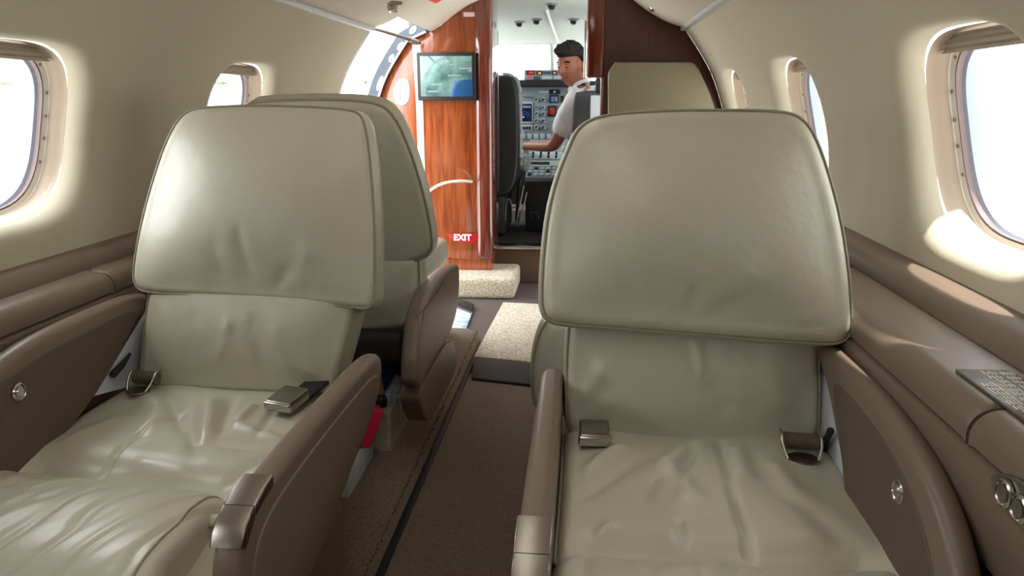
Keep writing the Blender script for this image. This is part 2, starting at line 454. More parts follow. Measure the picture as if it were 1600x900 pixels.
# entry: cream mat, carpeted step
tag(poly('floor_mat', [AZ(x,y,.014) for x,y in ((740,556),(786,472),(905,478),(905,572))], (0,0,1), .014, 'berber', None, er=.004), 'cream speckled berber mat on the floor in front of the cockpit', 'mat')
st(poly('trim_5', [AZ(x,y,.018) for x,y in ((737,590),(741,557),(902,575),(900,608))], (0,0,1), .018, 'dark', None, er=.004), 'dark strip across the aisle')
# step box
tag(rbox('carpeted_step', -.62, -.088, 3.36, 3.695, 0, .105, 'berber', r=.022, seg=5), 'cream carpeted step block at the foot of the glossy wood cabinet', 'step')
st(rbox('floor', -.62, .62, 3.72, 5.4, .14, .185, 'dark', r=0), 'dark cockpit floor')
st(rbox('trim_6', -.62, .62, 3.70, 3.74, -.0, .178, 'riser', r=.003), 'brown riser below the cockpit')
st(rbox('trim_7', -.30, .45, 3.67, 3.76, .180, .198, 'chrome', r=.005), 'bright metal cockpit door sill')
# ------------------------------------------------------------------ entry cabinet on the left and bulkhead on the right
def profpoly(side, y, x_in, z0, dx=0, sfrom=None):
    pts = []
    for i in range(0, 200, 6):
        p = PR[i]
        if p.z >= z0: pts.append(Vector((side*(p.x-dx), y, p.z-dx*.3)))
    pts.append(Vector((side*(.585-dx), y, 1.18-dx*.3)))
    cp = resample([Vector((a,0,b)) for a,b in CEIL], 24, closed=False)
    for p in cp[1:]:
        if p.x > x_in: pts.append(Vector((side*p.x, y, p.z-dx)))
    zt = min((abs(p.x-x_in), p.z) for p in cp)[1]
    pts += [Vector((side*x_in, y, zt)), Vector((side*x_in, y, z0))]
    return pts
cab = thing('entry_cabinet', (-.45, 3.58, .10), 'glossy orange-brown mahogany cabinet left of the cockpit doorway, on the carpeted step', 'cabinet')
poly('body', profpoly(-1, 3.50, .27, .16), (0,-1,0), .20, 'wood', cab, er=.002)
poly('plinth', [(-.68,3.515,.105),(-.215,3.515,.105),(-.215,3.515,.165),(-.68,3.515,.165)], (0,-1,0), .16, 'wood', cab, er=.004)
rbox('rounded_column', -.285, -.202, 3.478, 3.74, .16, 1.43, 'woodpost', cab, r=.03, seg=6)
o = poly('reflection_strip', [AY(x,y,3.497) for x,y in ((644,70),(657,70),(661,160),(665,300),(672,420),(662,420),(655,300),(650,160))], (0,-1,0), .006, 'offwhite', cab); o['label'] = 'pale vertical strip standing for a reflection of the door trim'  # off-white strip modelled in place of the door pillar trim's reflection
o = rslab('switch_panel', [AY(x,y,3.495) for x,y in ((628,121),(638,126),(641,140),(639,158),(628,166),(617,160),(614,145),(619,128))], (0,-1,0), .008, 'white', cab, er=.002); o['label'] = 'white oval switch panel'
for i, yy in enumerate((134,142,149,157)):
    p = AY(632, yy, 3.486); lathe('switch', [(.004,0),(.003,.004)], p, (0,-1,0), 'gasket', o, n=12)
p = AY(624.5, 145, 3.486); rbox('slider', p.x-.003, p.x+.003, p.y-.003, p.y+.004, p.z-.04, p.z+.045, 'gasket', o, r=.001)
tag(poly('placard', [AY(x,y,3.496) for x,y in ((724,19),(751,19),(751,26),(724,26))], (0,-1,0), .004, 'pink', None), 'small pink-white placard high on the left mahogany cabinet', 'placard')
# exit sign
ex = thing('exit_sign', AY(723,381,3.49), 'red sign with white EXIT letters low on the mahogany cabinet', 'sign')
poly('sign_plate', [AY(x,y,3.494) for x,y in ((697,365.5),(745,365.5),(746,374),(742,380),(726,378.5),(706,374))], (0,-1,0), .004, 'red', ex)
p = AY(722.5, 371.5, 3.488); text('lettering', 'EXIT', p, .042, 'white', ex, bold=.0016)
# monitor
mo = thing('wall_monitor', AY(697,157,3.46), 'flat black-framed monitor mounted on the mahogany cabinet', 'monitor')
a = AY(650.5,82,3.46); b = AY(743.5,157,3.46)
rbox('bezel', a.x, b.x, 3.46, 3.498, b.z, a.z, 'black', mo, r=.004)
def scrmat():
    m = mat('monitor_screen', srgb(60,90,90), .06, coat=1); nt = m.node_tree; b_ = nt.nodes['Principled BSDF']
    tc = nt.nodes.new('ShaderNodeTexCoord'); n = nt.nodes.new('ShaderNodeTexNoise'); n.inputs['Scale'].default_value = 14; n.inputs['Detail'].default_value = 5
    r = nt.nodes.new('ShaderNodeValToRGB'); e = r.color_ramp.elements; e[0].position=.35; e[0].color=srgb(62,84,86); e[1].position=.7; e[1].color=srgb(112,150,140)
    nt.links.new(tc.outputs['Object'], n.inputs['Vector']); nt.links.new(n.outputs['Fac'], r.inputs['Fac']); nt.links.new(r.outputs[0], b_.inputs['Base Color'])
    nt.links.new(r.outputs[0], b_.inputs['Emission Color']); b_.inputs['Emission Strength'].default_value=.35; return m
M['scr'] = scrmat(); M['scrblue'] = mat('screen_blue', srgb(28,70,112), .1, emis=.2); M['scrline'] = mat('screen_line', srgb(130,150,150), .3, emis=.15)
sc_o = rbox('screen', a.x+.016, b.x-.016, 3.4575, 3.462, b.z+.018, a.z-.016, 'scr', mo, r=.0005)
P_ = lambda x,y: AY(x,y,3.457)
poly('picture', [P_(x,y) for x,y in ((710,126),(738,124),(739,151),(703,151),(705,138))], (0,-1,0), .002, 'scrblue', sc_o, er=.0002)
for (x0,x1,y) in ((673,691,132),(668,684,143),(700,720,118),(717,735,107),(702,708,101)):
    q0=P_(x0,y); q1=P_(x1,y); rbox('caption', q0.x,q1.x,3.4555,3.4574,q0.z-.003,q0.z+.003,'scrline',sc_o,r=.0003,seg=1)
# grab handle
tag(tube('grab_handle', smoothline([AY(668,303,3.49),AY(676,294,3.42),AY(692,286,3.40),(AY(712,283,3.40)),AY(730,283,3.42),AY(737,284,3.49)]), .0065, 'offwhite', None), 'curved off-white grab handle on the mahogany cabinet above the exit sign', 'handle')
# right bulkhead
bh = emptyst('wall_front', (.5,2.97,0))
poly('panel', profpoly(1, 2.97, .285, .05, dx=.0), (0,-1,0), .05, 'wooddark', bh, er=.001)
rbox('door_post', .224, .292, 2.955, 3.05, 1.0, 1.43, 'woodpost', bh, r=.012, seg=5)
rbox('door_post', .281, .297, 2.955, 3.05, .0, 1.005, 'woodpost', bh, r=.005, seg=4)
tag(rslab('padded_panel', [AY(x,y,2.93) for x,y in ((950,97),(1083,97),(1092,108),(1108,142),(1118,172),(1122,230),(1122,300),(950,300))], (0,-1,0), .035, 'pad', None, er=.006, chk=1, q=.08), 'cream padded panel on the dark wood bulkhead, right of the cockpit door', 'panel')
# ceiling above front, right of doorway header
# entry door on the left
dr = emptyst('door_1', (-.75, 3.2, 0))
def bandbm(y0, y1, d0, d1, zmin=.05, smax=None):
    bm = bmesh.new(); rows = []
    ss = [s_at_z(zmin) + (SL[-1]-s_at_z(zmin))*k/40 for k in range(41)]
    for (y, d) in ((y0,d0),(y0,d1),(y1,d1),(y1,d0)):
        row = []
        for s in ss:
            p, n = prof(s); q = p + n*d; row.append(bm.verts.new((-q.x, y, q.z)))
        row.append(bm.verts.new((-(.50)-d*.3, y, 1.215+d)))
        rows.append(row)
    for i in range(4): bridge(bm, rows[i], rows[(i+1)%4], closed=False)
    return bm
link('door_jamb', bandbm(3.47, 3.60, .004, .052), 'bluegrey', dr, 50)
link('jamb_edge', bandbm(3.462, 3.475, -.004, .004), 'alu', dr, 50)
link('aft_jamb', bandbm(2.87, 2.90, .0, .085), 'alu', dr, 50)
for (x, y, sx, sy, an) in ((645,47,8,15,-.75),(625.5,72,7,15,-.65),(611.5,91,7,14,-.5),(593.5,130,7,25,-.42),(661,15,12,8,-.6)):
    c = AY(x,y,3.466); a_ = AY(x+sx,y,3.466).x-c.x; b_ = c.z-AY(x,y+sy,3.466).z
    pts = []
    for k in range(20):
        t = 2*math.pi*k/20; u, v = .5*a_*math.cos(t), .5*b_*math.sin(t)
        pts.append(Vector((c.x+u*math.cos(an)-v*math.sin(an), c.y, c.z+u*math.sin(an)+v*math.cos(an))))
    q = rslab('latch_plate', pts, (0,-1,0), .01, 'white', dr, er=.002, chk=0)
    lathe('latch_bolt', [(.004,0),(.004,.004)], c+Vector((0,-.0,0)), (0,-1,0), 'gasketdark', q, 10)
tube('door_strut', [AY(575,42,2.92), AY(600,49,3.1), AY(640,62,3.38), AY(656,67,3.47)], .008, 'nickel', dr)
tube('strut_joint', [AY(640,62,3.375), AY(652,66,3.45)], .012, 'gasketdark', dr)
# ceiling fittings
def eyeball(px, py, z, label, cat='reading light'):
    c = AZ(px, py, z); t = thing('reading_light', c, label, cat, 'overhead fittings')
    lathe('base_ring', [(.034,0),(.034,.004),(.026,.010),(.022,.010)], c+Vector((0,0,.008)), (0,0,-1), 'nickel', t)
    lathe('nozzle', [(.018,0),(.019,.014),(.014,.024),(.010,.026)], c+Vector((0,0,.0)), (.2,-.3,-1), 'chrome', t)
eyeball(613, 7, 1.225, 'chrome reading light in the headliner left of the mahogany cabinet')
eyeball(1021, 5, 1.255, 'chrome reading light in the headliner above the dark wood bulkhead')
tag(poly('warning_placard', [AZ(x,y,1.262) for x,y in ((668,-8),(692,-8),(692,0),(681,6),(668,0))], (0,0,-1), .003, 'red', None), 'small red diamond warning placard on the headliner above the cabinet', 'placard')
pp = AZ(560,3,1.21); tag(rslab('ceiling_cover', [pp+Vector((.11*math.cos(t)*1.0, .16*math.sin(t), .045*math.cos(t)*.5)) for t in [2*math.pi*k/20 for k in range(20)]], (0,0,-1), .006, 'ceil', None, er=.003), 'oval cream cover plate on the headliner at upper left', 'cover')
# ------------------------------------------------------------------ side ledges
def ledge(sd, xin, zt, xout, y0, y1, lids, label):
    r = thing('side_ledge', (sd*.70, (y0+y1)/2, .05), label, 'side ledge', 'side ledges along the cabin walls')
    def sweep(name, pr, m, y0=y0, y1=y1, er=0):
        bm = bmesh.new(); pts = [Vector((sd*x, 0, z)) for x, z in pr]; n = 12
        rows = [[bm.verts.new((p.x, y0+(y1-y0)*k/n, p.z)) for p in pts] for k in range(n+1)]
        for a, b in zip(rows, rows[1:]): bridge(bm, a, b, closed=True)
        bm.faces.new(rows[0][::-1]); bm.faces.new(rows[-1]); return link(name, bm, m, r, 50)
    # wall curb
    sweep('curb', [(xout, zt-.02),(xout, zt+.008),(xout+.006, zt+.022),(xout+.016, zt+.034),(.785, zt+.040),(.785, zt-.02)], 'vinyl')
    for (a, b) in lids:
        rr = []
        for k in range(9):
            t = math.pi/2*k/8; rr.append((xin+.028-.028*math.sin(t), zt-.028+.028*math.cos(t)))
        rr = [(xout-.003, zt-.012),(xout-.003, zt+.003)] + rr + [(xin+.001, zt-.04),(xin+.03, zt-.05)]
        bm = bmesh.new(); ys = [a+.0,a+.003,a+.008] + [a+.008+(b-a-.016)*k/8 for k in range(1,8)] + [b-.008,b-.003,b]
        rows = []
        for y in ys:
            e = min(y-a, b-y); dz = 0 if e > .0075 else .004*(1-e/.008)**2
            rows.append([bm.verts.new((sd*x, y, z-dz)) for x, z in rr])
        for p_, q_ in zip(rows, rows[1:]): bridge(bm, p_, q_, closed=True)
        bm.faces.new(rows[0][::-1]); bm.faces.new(rows[-1]); link('lid', bm, 'vinyl', r, 50)
    sweep('front_panel', [(xin-.004, zt-.055),(xin-.004,zt-.048),(xin+.006, zt-.043),(xin+.06, zt-.043),(xin+.07, zt-.17),(xin+.022, zt-.165),(xin+.010,zt-.15)], 'vinyl')
    sweep('lower_panel', [(xin+.035, .055),(xin+.035, zt-.16),(xin+.05, zt-.16),(xin+.05,.055)], 'low')
    sweep('lid_gasket', [(xin+.012, zt-.052),(xin+.012, zt-.014),(xout-.004, zt-.014),(xout-.004, zt-.052)], 'dark')
    return r
LR = ledge(1, .622, .62, .722, -1.5, 2.94, [(-1.5,-.10),(-.094,.735),(.741,1.375),(1.381,2.2),(2.206,2.93)], 'brown leather-topped side ledge along the right wall under the windows')
LL = ledge(-1, .690, .593, .742, -1.5, 2.30, [(-1.5,.3),(.306,1.33),(1.336,2.29)], 'brown leather-topped side ledge along the left wall under the windows')
M['placard_grey'] = mat('placard_grey', srgb(104,98,92), .4)
# placard with tiny lines of white print
pc_ = poly('instruction_placard', [(.650,.688,.6238),(.712,.688,.6245),(.712,.80,.6245),(.705,.835,.6244),(.650,.835,.6238)], (0,0,1), .003, 'placard_grey', LR, er=.0003)
pc_['label'] = 'grey placard with rows of tiny white print'
bm = bmesh.new()
for j in range(14):
    if j in (4, 9): continue
    for k in range(11):
        x = .655+j*.0038; y = .695+k*.0122
        if j < 4 and k > 7 or random.random() < .12: continue
        rb(bm, x-.0008, x+.0008, y, y+random.uniform(.007,.0112), .6238, .6249)
pl_ = link('print', bm, 'offwhite', pc_, 0)
# control panel with two knobs
cpx = .617
cp = rslab('control_panel', [AX(x,y,cpx) for x,y in ((1545,745),(1556,737),(1600,752),(1650,800),(1650,870),(1612,850),(1570,800),(1550,770))], (-1,0,0), .008, 'nickel', LR, er=.002, chk=1)
for (x,y) in ((1572,771),(1596,795),(1626,822)):
    c = AX(x,y,cpx-.001); k_ = lathe('knob', [(.0135,0),(.0135,.003),(.0115,.004),(.0100,.0015),(.0095,.0015)], c, (-1,0,0), 'chrome', cp, 24)
    lathe('knob_centre', [(.0085,0),(.008,.004),(.004,.005)], c, (-1,0,0), 'nickel', k_, 20)
# ------------------------------------------------------------------ near seats
def cz(lst, fn): return [(fn(*a), fn(*b), amp, w) for (a, b, amp, w) in lst]
def endcap(par, x0, x1, y0, zt):
    """two-piece metal cap over the front end of an armrest"""
    xm = (x0+x1)/2; w = abs(x1-x0)
    for (nm, seg) in (('end_cap', [(y0+.105,zt+.001),(y0+.062,zt-.003),(y0+.062,zt-.022),(y0+.105,zt-.016)]), ('end_cap', [(y0+.060,zt-.003),(y0+.030,zt-.018),(y0+.010,zt-.045),(y0-.004,zt-.085),(y0+.014,zt-.088),(y0+.028,zt-.055),(y0+.044,zt-.034),(y0+.060,zt-.022)])):
        poly(nm, [(max(x0,x1)+.002, y, z) for y, z in seg], (1,0,0), w+.004, 'nickel', par, er=.0025)
def belt_box(par, c, w=.05, l=.055, rz=0):
    mt = Matrix.Translation(c) @ Matrix.Rotation(rz, 4, 'Z') @ Matrix.Rotation(.12, 4, 'X')
    b_ = rbox('seat_belt_buckle', -w/2, w/2, -l/2, l/2, 0, .022, 'nickel', par, r=.004, mtx=mt)
    rbox('buckle_lip', -w/2-.001, w/2+.001, -l/2-.003, -l/2+.006, .004, .020, 'chrome', b_, r=.003, mtx=mt)
    rbox('belt_webbing', -w/2+.004, w/2-.004, l/2-.006, l/2+.09, -.006, .002, 'webbing', b_, r=.001, mtx=mt)
def belt_roll(par, c, w, rz):
    mt = Matrix.Translation(c) @ Matrix.Rotation(rz, 4, 'Z')
    bm = bmesh.new(); tubebm(bm, [mt @ Vector((-w/2,0,.018)), mt @ Vector((w/2,0,.018))], .0125, n=16); b_ = link('seat_belt_roller', bm, 'vinyl_inner', par, 50)
    for sx in (-1,1):
        tube('wire_loop', smoothline([mt @ Vector(q) for q in ((sx*(w/2+.002),.012,.030),(sx*(w/2+.004),-.006,.034),(sx*(w/2+.002),-.022,.016),(sx*(w/2-.004),-.034,.004))], 12), .0022, 'chrome', b_, n=8)
    rslab('belt_plate', [mt @ Vector((w*.5*math.cos(t), -.028+.020*math.sin(t), .004)) for t in [2*math.pi*k/16 for k in range(16)]], (0,0,1), .004, 'nickel', b_, er=.001, chk=0)
def near_seat(side, label):
    R = side > 0
    loc = Vector((.40, .95, .05)) if R else Vector((-.40, 1.15, .05))
    s = thing('cabin_seat', loc, label, 'seat', 'cabin seats')
    hY = 1.07 if R else 1.30
    H = (lambda x,y: AT(x,y,hY,.22,.56))
    if R:
        hp = [(888,228),(900,200),(922,182),(960,174),(1000,171),(1060,168),(1150,168),(1210,169),(1243,173),(1262,184),(1280,210),(1300,265),(1320,340),(1333,425),(1337,490),(1337,522),(1326,536),(1303,541),(1200,534),(1080,524),(950,514),(880,509),(856,503),(846,490),(844,460),(847,400),(855,330),(869,275)]
        cs = cz([((1075,505),(1085,440),-.004,.010),((1110,512),(1150,455),-.005,.012),((1040,500),(1000,420),-.003,.012),((1130,470),(1180,420),.003,.016),((1000,490),(960,440),-.0025,.012),((1230,515),(1270,500),.003,.012)], H)
    else:
        hp = [(330,165),(296,168),(275,184),(255,222),(238,272),(220,335),(208,395),(204,430),(207,448),(222,457),(300,461),(400,467),(500,475),(560,482),(577,483),(583,470),(585,430),(584,350),(579,265),(572,208),(565,180),(550,170),(480,165),(400,163)]
        cs = cz([((395,440),(380,350),-.004,.012),((430,452),(455,415),-.005,.010),((350,440),(340,370),-.003,.014),((470,455),(490,380),.003,.016)], H)
    pillow('headrest', [H(x,y) for x,y in hp], (0,-1,.2), .085, 'leather', s, er=.024 if R else .014, puff=.036, creases=cs, chk=1, pipe=.0019, N=180)
    bY = 1.105 if R else 1.285
    B = (lambda x,y: AT(x,y,bY,.13,.39))
    if R:
        bp = [(890,490),(886,540),(884,600),(884,650),(887,678),(900,686),(1000,690),(1150,697),(1260,702),(1278,694),(1283,650),(1282,560),(1280,500),(1080,480)]
        cs = cz([((1085,520),(1095,590),.004,.008),((1100,590),(1140,650),-.004,.012),((930,560),(1010,660),.003,.014),((1180,560),(1230,640),.003,.016),((1130,540),(1200,600),-.003,.014),((900,640),(960,600),-.002,.012),((890,650),(950,560),.003,.01)], B)
    else:
        bp = [(232,445),(224,490),(219,540),(216,590),(221,606),(300,610),(400,614),(500,620),(516,612),(530,570),(543,520),(552,478),(552,440),(400,430)]
        cs = cz([((365,490),(350,560),.003,.010),((400,480),(420,600),-.003,.014),((430,500),(460,590),.003,.012),((300,480),(320,560),-.002,.016),((250,470),(270,540),.002,.016),((470,570),(500,590),.002,.008)], B)
    pillow('backrest', [B(x,y) for x,y in bp], (0,-1,.1), .11, 'leather', s, er=.016, puff=.018, creases=[(a,b,amp*1.4,w) for a,b,amp,w in cs], chk=1, pipe=.0018, N=160)
    # seat cushion
    if R:
        z0 = .40; C_ = (lambda x,y: AZ(x,y,z0))
        cp_ = [(.200,1.16,z0),(.203,.95,z0),(.200,.70,z0),(.40,.69,z0),(.612,.70,z0),(.612,.95,z0),(.612,1.16,z0),(.4,1.17,z0)]
        cs = cz([((1122,690),(1140,770),-.006,.006),((1140,770),(1176,872),-.007,.006),((1100,690),(1020,750),.007,.015),((1020,750),(1000,790),-.005,.014),((1150,700),(1160,760),.006,.016),((980,700),(905,740),.006,.012),((1000,720),(890,790),-.005,.012),((1045,735),(1090,800),.006,.016),((1060,810),(1065,845),-.005,.007),((930,840),(960,820),.005,.010),((905,850),(900,800),-.003,.01),((1200,720),(1260,800),.004,.02),((1230,780),(1330,860),-.003,.02),((1085,705),(1050,780),-.006,.009)], C_)
        foldY = lambda x: .795
    else:
        z0 = .37; C_ = (lambda x,y: AZ(x,y,z0))
        cp_ = [(-.672,1.36,z0),(-.672,1.1,z0),(-.672,.85,z0),(-.40,.84,z0),(-.195,.85,z0),(-.195,1.1,z0),(-.195,1.36,z0),(-.4,1.37,z0)]
        cs = cz([((155,728),(200,695),-.005,.005),((200,695),(290,650),-.005,.006),((205,610),(245,640),.006,.018),((245,640),(235,690),.007,.018),((265,620),(290,690),-.006,.014),((330,630),(320,700),.008,.016),((365,620),(345,690),-.007,.012),((400,640),(370,670),.007,.010),((360,670),(440,690),.005,.008),((350,745),(430,715),-.005,.008),((310,700),(400,705),-.004,.010),((200,720),(300,735),.005,.012),((100,690),(200,650),.003,.02),((300,640),(305,720),-.005,.012),((430,640),(400,690),-.004,.008)], C_)
        foldY = lambda x: .963 + (x+.288)*(-.107)
    def hf(p):      # dip at the fold in front of the bolster
        d = p.y-foldY(p.x); return -.018*math.exp(-(d/.022)**2) if d > 0 else -.03*min(1, -d/.05) - .018
    pillow('seat_cushion', cp_, (0,0,1), .09, 'leather', s, er=.018, puff=.010, creases=[(a,b,amp*1.5,w) for a,b,amp,w in cs], chk=1, N=200, R=60, hf=hf, wob=.009, pipe=.0025)
    # rolled thigh bolster at the front edge
    x0, x1 = (.198, .618) if R else (-.690, -.268)
    yc, zc, ry, rz = (.672, .312, .145, .105) if R else (.825, .285, .150, .105)
    bm = bmesh.new(); nu, nv = 130, 150; rows = []
    for i in range(nu+1):
        u = i/nu; x = x0+(x1-x0)*u; e = min(u, 1-u)*(x1-x0); er = .045
        f = 1 if e > er else math.sqrt(max(0, 1-(1-e/er)**2))
        row = []
        for j in range(nv):
            t = 2*math.pi*j/nv; k = .80 + .20*f
            sy = abs(math.cos(t))**.75*(1 if math.cos(t) >= 0 else -1); sz = abs(math.sin(t))**.75*(1 if math.sin(t) >= 0 else -1)
            y = yc + ry*k*sy; z = zc + rz*k*sz
            yo = (foldY(x) - (foldY((x0+x1)/2)))*1
            w = 0
            if sz > -.2:
                ac_ = x*1.0-(y+z*.5)*.45; al_ = (y-z)+x*.4; w = .0045*noise.noise(Vector((x*7, y*6, z*5))) + .0034*noise.noise(Vector((ac_*26, al_*6, 1))) + .0015*noise.noise(Vector((ac_*60, al_*11, 5)))
                rg = 1-abs(noise.noise(Vector((ac_*15, al_*4, 3)))); w += .004*max(0, rg-.86)/.14*(-1)
            row.append(bm.verts.new((x, y+yo+w*.5*sy, z+w)))
        rows.append(row)
    for a, b in zip(rows, rows[1:]): bridge(bm, a, b)
    seamline = [v.co.copy() for v in rows[nu-7][13:90]]
    bm.faces.new(rows[0][::-1]); bm.faces.new(rows[-1])
    bo = link('thigh_bolster', bm, 'leather', s, 180)
    if not R:
        # flank of the bolster beside the armrest, with a double seam
        pillow('bolster_flank', [(-.300,.985,.352),(-.200,.995,.352),(-.194,.86,.345),(-.196,.68,.295),(-.290,.66,.290),(-.300,.80,.345)], (.1,0,1), .10, 'leather', s, er=.018, puff=.010, N=100, chk=1)
        tube('seam', seamline, .0020, 'piping', bo, n=8)
    # aisle armrest
    if R: xa, xb, y0_, rr_, kx, dy = .162, .199, .728, 1.205, 0, -.07
    else: xa, xb, y0_, rr_, kx, dy = -.146, -.182, .79, 1.25, .035, -.01
    yr = lambda y: y0_+(y-.822)*((rr_-y0_)/.403 if y > .822 else 1)
    zt = .470
    top = [(1.225,.462),(1.20,.484),(1.05,.484),(.90,.477),(.82,.470),(.765,.458),(.735,.435),(.718,.400),(.712,.35),(.708,.27),(.705,.20),(.80,.22),(.94,.275),(1.04,.325),(1.15,.370),(1.21,.41)]
    top = [(yr(y), z) for y, z in top]
    ar = rslab('armrest', [(max(xa,xb), y, z) for y, z in top], (1,0,0), abs(xb-xa), 'vinyl', s, er=.014, chk=2, N=160)
    xo = xa
    sgn = 1 if not R else -1
    inn = [(1.195,.455),(1.05,.455),(.90,.447),(.82,.438),(.775,.42),(.752,.39),(.742,.33),(.740,.25),(.80,.24),(.94,.295),(1.04,.345),(1.15,.388),(1.19,.415)]
    inn = [(yr(y), z) for y, z in inn]
    rslab('outer_panel', [(xo + (sgn*.002), y, z) for y, z in inn], (sgn,0,0), .008, 'vinyl', ar, er=.003, chk=2, N=120)
    for seg in ([(.822,.472),(.795,.467),(.772,.459),(.774,.445),(.797,.452),(.822,.457)], [(.7705,.459),(.752,.451),(.740,.440),(.733,.427),(.745,.420),(.756,.430),(.7725,.444)]):
        poly('end_cap', [(max(xa,xb)+.0015, yr(y)-.001, z+.003) for y, z in seg], (1,0,0), abs(xb-xa)+.003, 'nickel', ar, er=.0025)
    for o_ in [ar]+list(ar.children):
        for v in o_.data.vertices: v.co.x += kx*(v.co.y+s.location.y-y0_)
    # lower shroud below the armrest
    lo = [(.72,.06),(.72,.21),(.84,.235),(.95,.285),(1.03,.33),(1.055,.27),(1.03,.20),(.98,.06)]
    rslab('base_shroud', [(xa-sgn*.006, y+dy, z) for y, z in lo], (sgn,0,0), .04, 'vinyl', s, er=.006, chk=1, N=80, q=.12)
    # window-side armrest
    if R:
        X = .594; tp = [(1.175,.530),(1.17,.553),(1.10,.558),(1.0,.560),(.90,.558),(.82,.548),(.75,.530),(.69,.495),(.655,.45),(.64,.38),(.64,.25),(.90,.25),(.965,.40),(1.03,.455),(1.10,.515)]
        th = .032; xf = X; nrm = (-1,0,0); butt = AX(1407,768,.5945)
        ip = [(1.06,.522),(1.0,.528),(.90,.526),(.82,.514),(.76,.493),(.715,.46),(.69,.42),(.68,.36),(.68,.26),(.895,.26),(.955,.402),(1.01,.47)]
    else:
        X = -.645; tp = [(p_.y, p_.z) for p_ in [AX(x,y,X) for x,y in ((240,460),(225,459),(200,464),(100,508),(50,535),(0,570),(-60,620),(-130,720),(-130,900),(60,900),(20,760),(100,690),(150,618),(195,540),(228,490))]]
        th = .042; nrm = (1,0,0); butt = AX(28,612,X+.0025)
        ip = [(p_.y, p_.z) for p_ in [AX(x,y,X) for x,y in ((226,476),(150,510),(70,552),(0,598),(-60,650),(-110,740),(-110,890),(30,890),(5,770),(90,690),(146,622),(190,545))]]
    wa = rslab('armrest', [(X, y, z) for y, z in tp], nrm, th, 'vinyl', s, er=.015 if R else .019, chk=2, N=170)
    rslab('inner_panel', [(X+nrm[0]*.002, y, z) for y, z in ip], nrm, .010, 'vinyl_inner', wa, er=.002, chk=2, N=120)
    bt = lathe('recline_button', [(.0145,0),(.0145,.003),(.012,.005),(.0105,.003),(.010,.0015),(.0085,.0015),(.0085,.004),(.006,.006)], butt, nrm, 'chrome', wa, 28)
    # pale metal hinge plate between armrest and backrest
    if R: hp_ = [AX(x,y,.606) for x,y in ((1283,560),(1300,625),(1318,720),(1322,758),(1300,725),(1283,690))]
    else: hp_ = [AX(x,y,-.652) for x,y in ((233,480),(148,618),(205,604),(222,598),(232,540))]
    if R: hp_ = [Vector((.606, q.y+.0, q.z)) for q in hp_]
    poly('hinge_plate', hp_, nrm, .004, 'alu', s)
    # recline lever
    if R: tube('recline_lever', [AX(1283,706,.600), AX(1290,690,.598), AX(1298,673,.594)], [.006,.005,.0055], 'black', s)
    else: tube('recline_lever', [AX(176,586,-.642), AX(190,571,-.642), AX(203,553,-.646)], [.007,.006,.003], 'black', s)
    # belts
    if R:
        belt_box(s, AZ(928,690,.408)+Vector((0,.008,0)), .046, .05, 0)
        belt_roll(s, AZ(1248,706,.402), .050, -.08)
    else:
        belt_box(s, AZ(448,635,.385)+Vector((0,.008,0)), .052, .062, -.25)
        belt_roll(s, AZ(236,600,.385)+Vector((0,-.012,0)), .045, -.05)
    # plinth under the seat
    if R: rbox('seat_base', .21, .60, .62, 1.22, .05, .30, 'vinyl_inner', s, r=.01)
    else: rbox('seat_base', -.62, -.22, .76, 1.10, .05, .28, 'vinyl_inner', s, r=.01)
    return s
near_seat(1, 'cream leather seat at front right, its headrest in front of the dark bulkhead')
near_seat(-1, 'cream leather seat at front left, its cushion towards us, beside the basket of snacks')
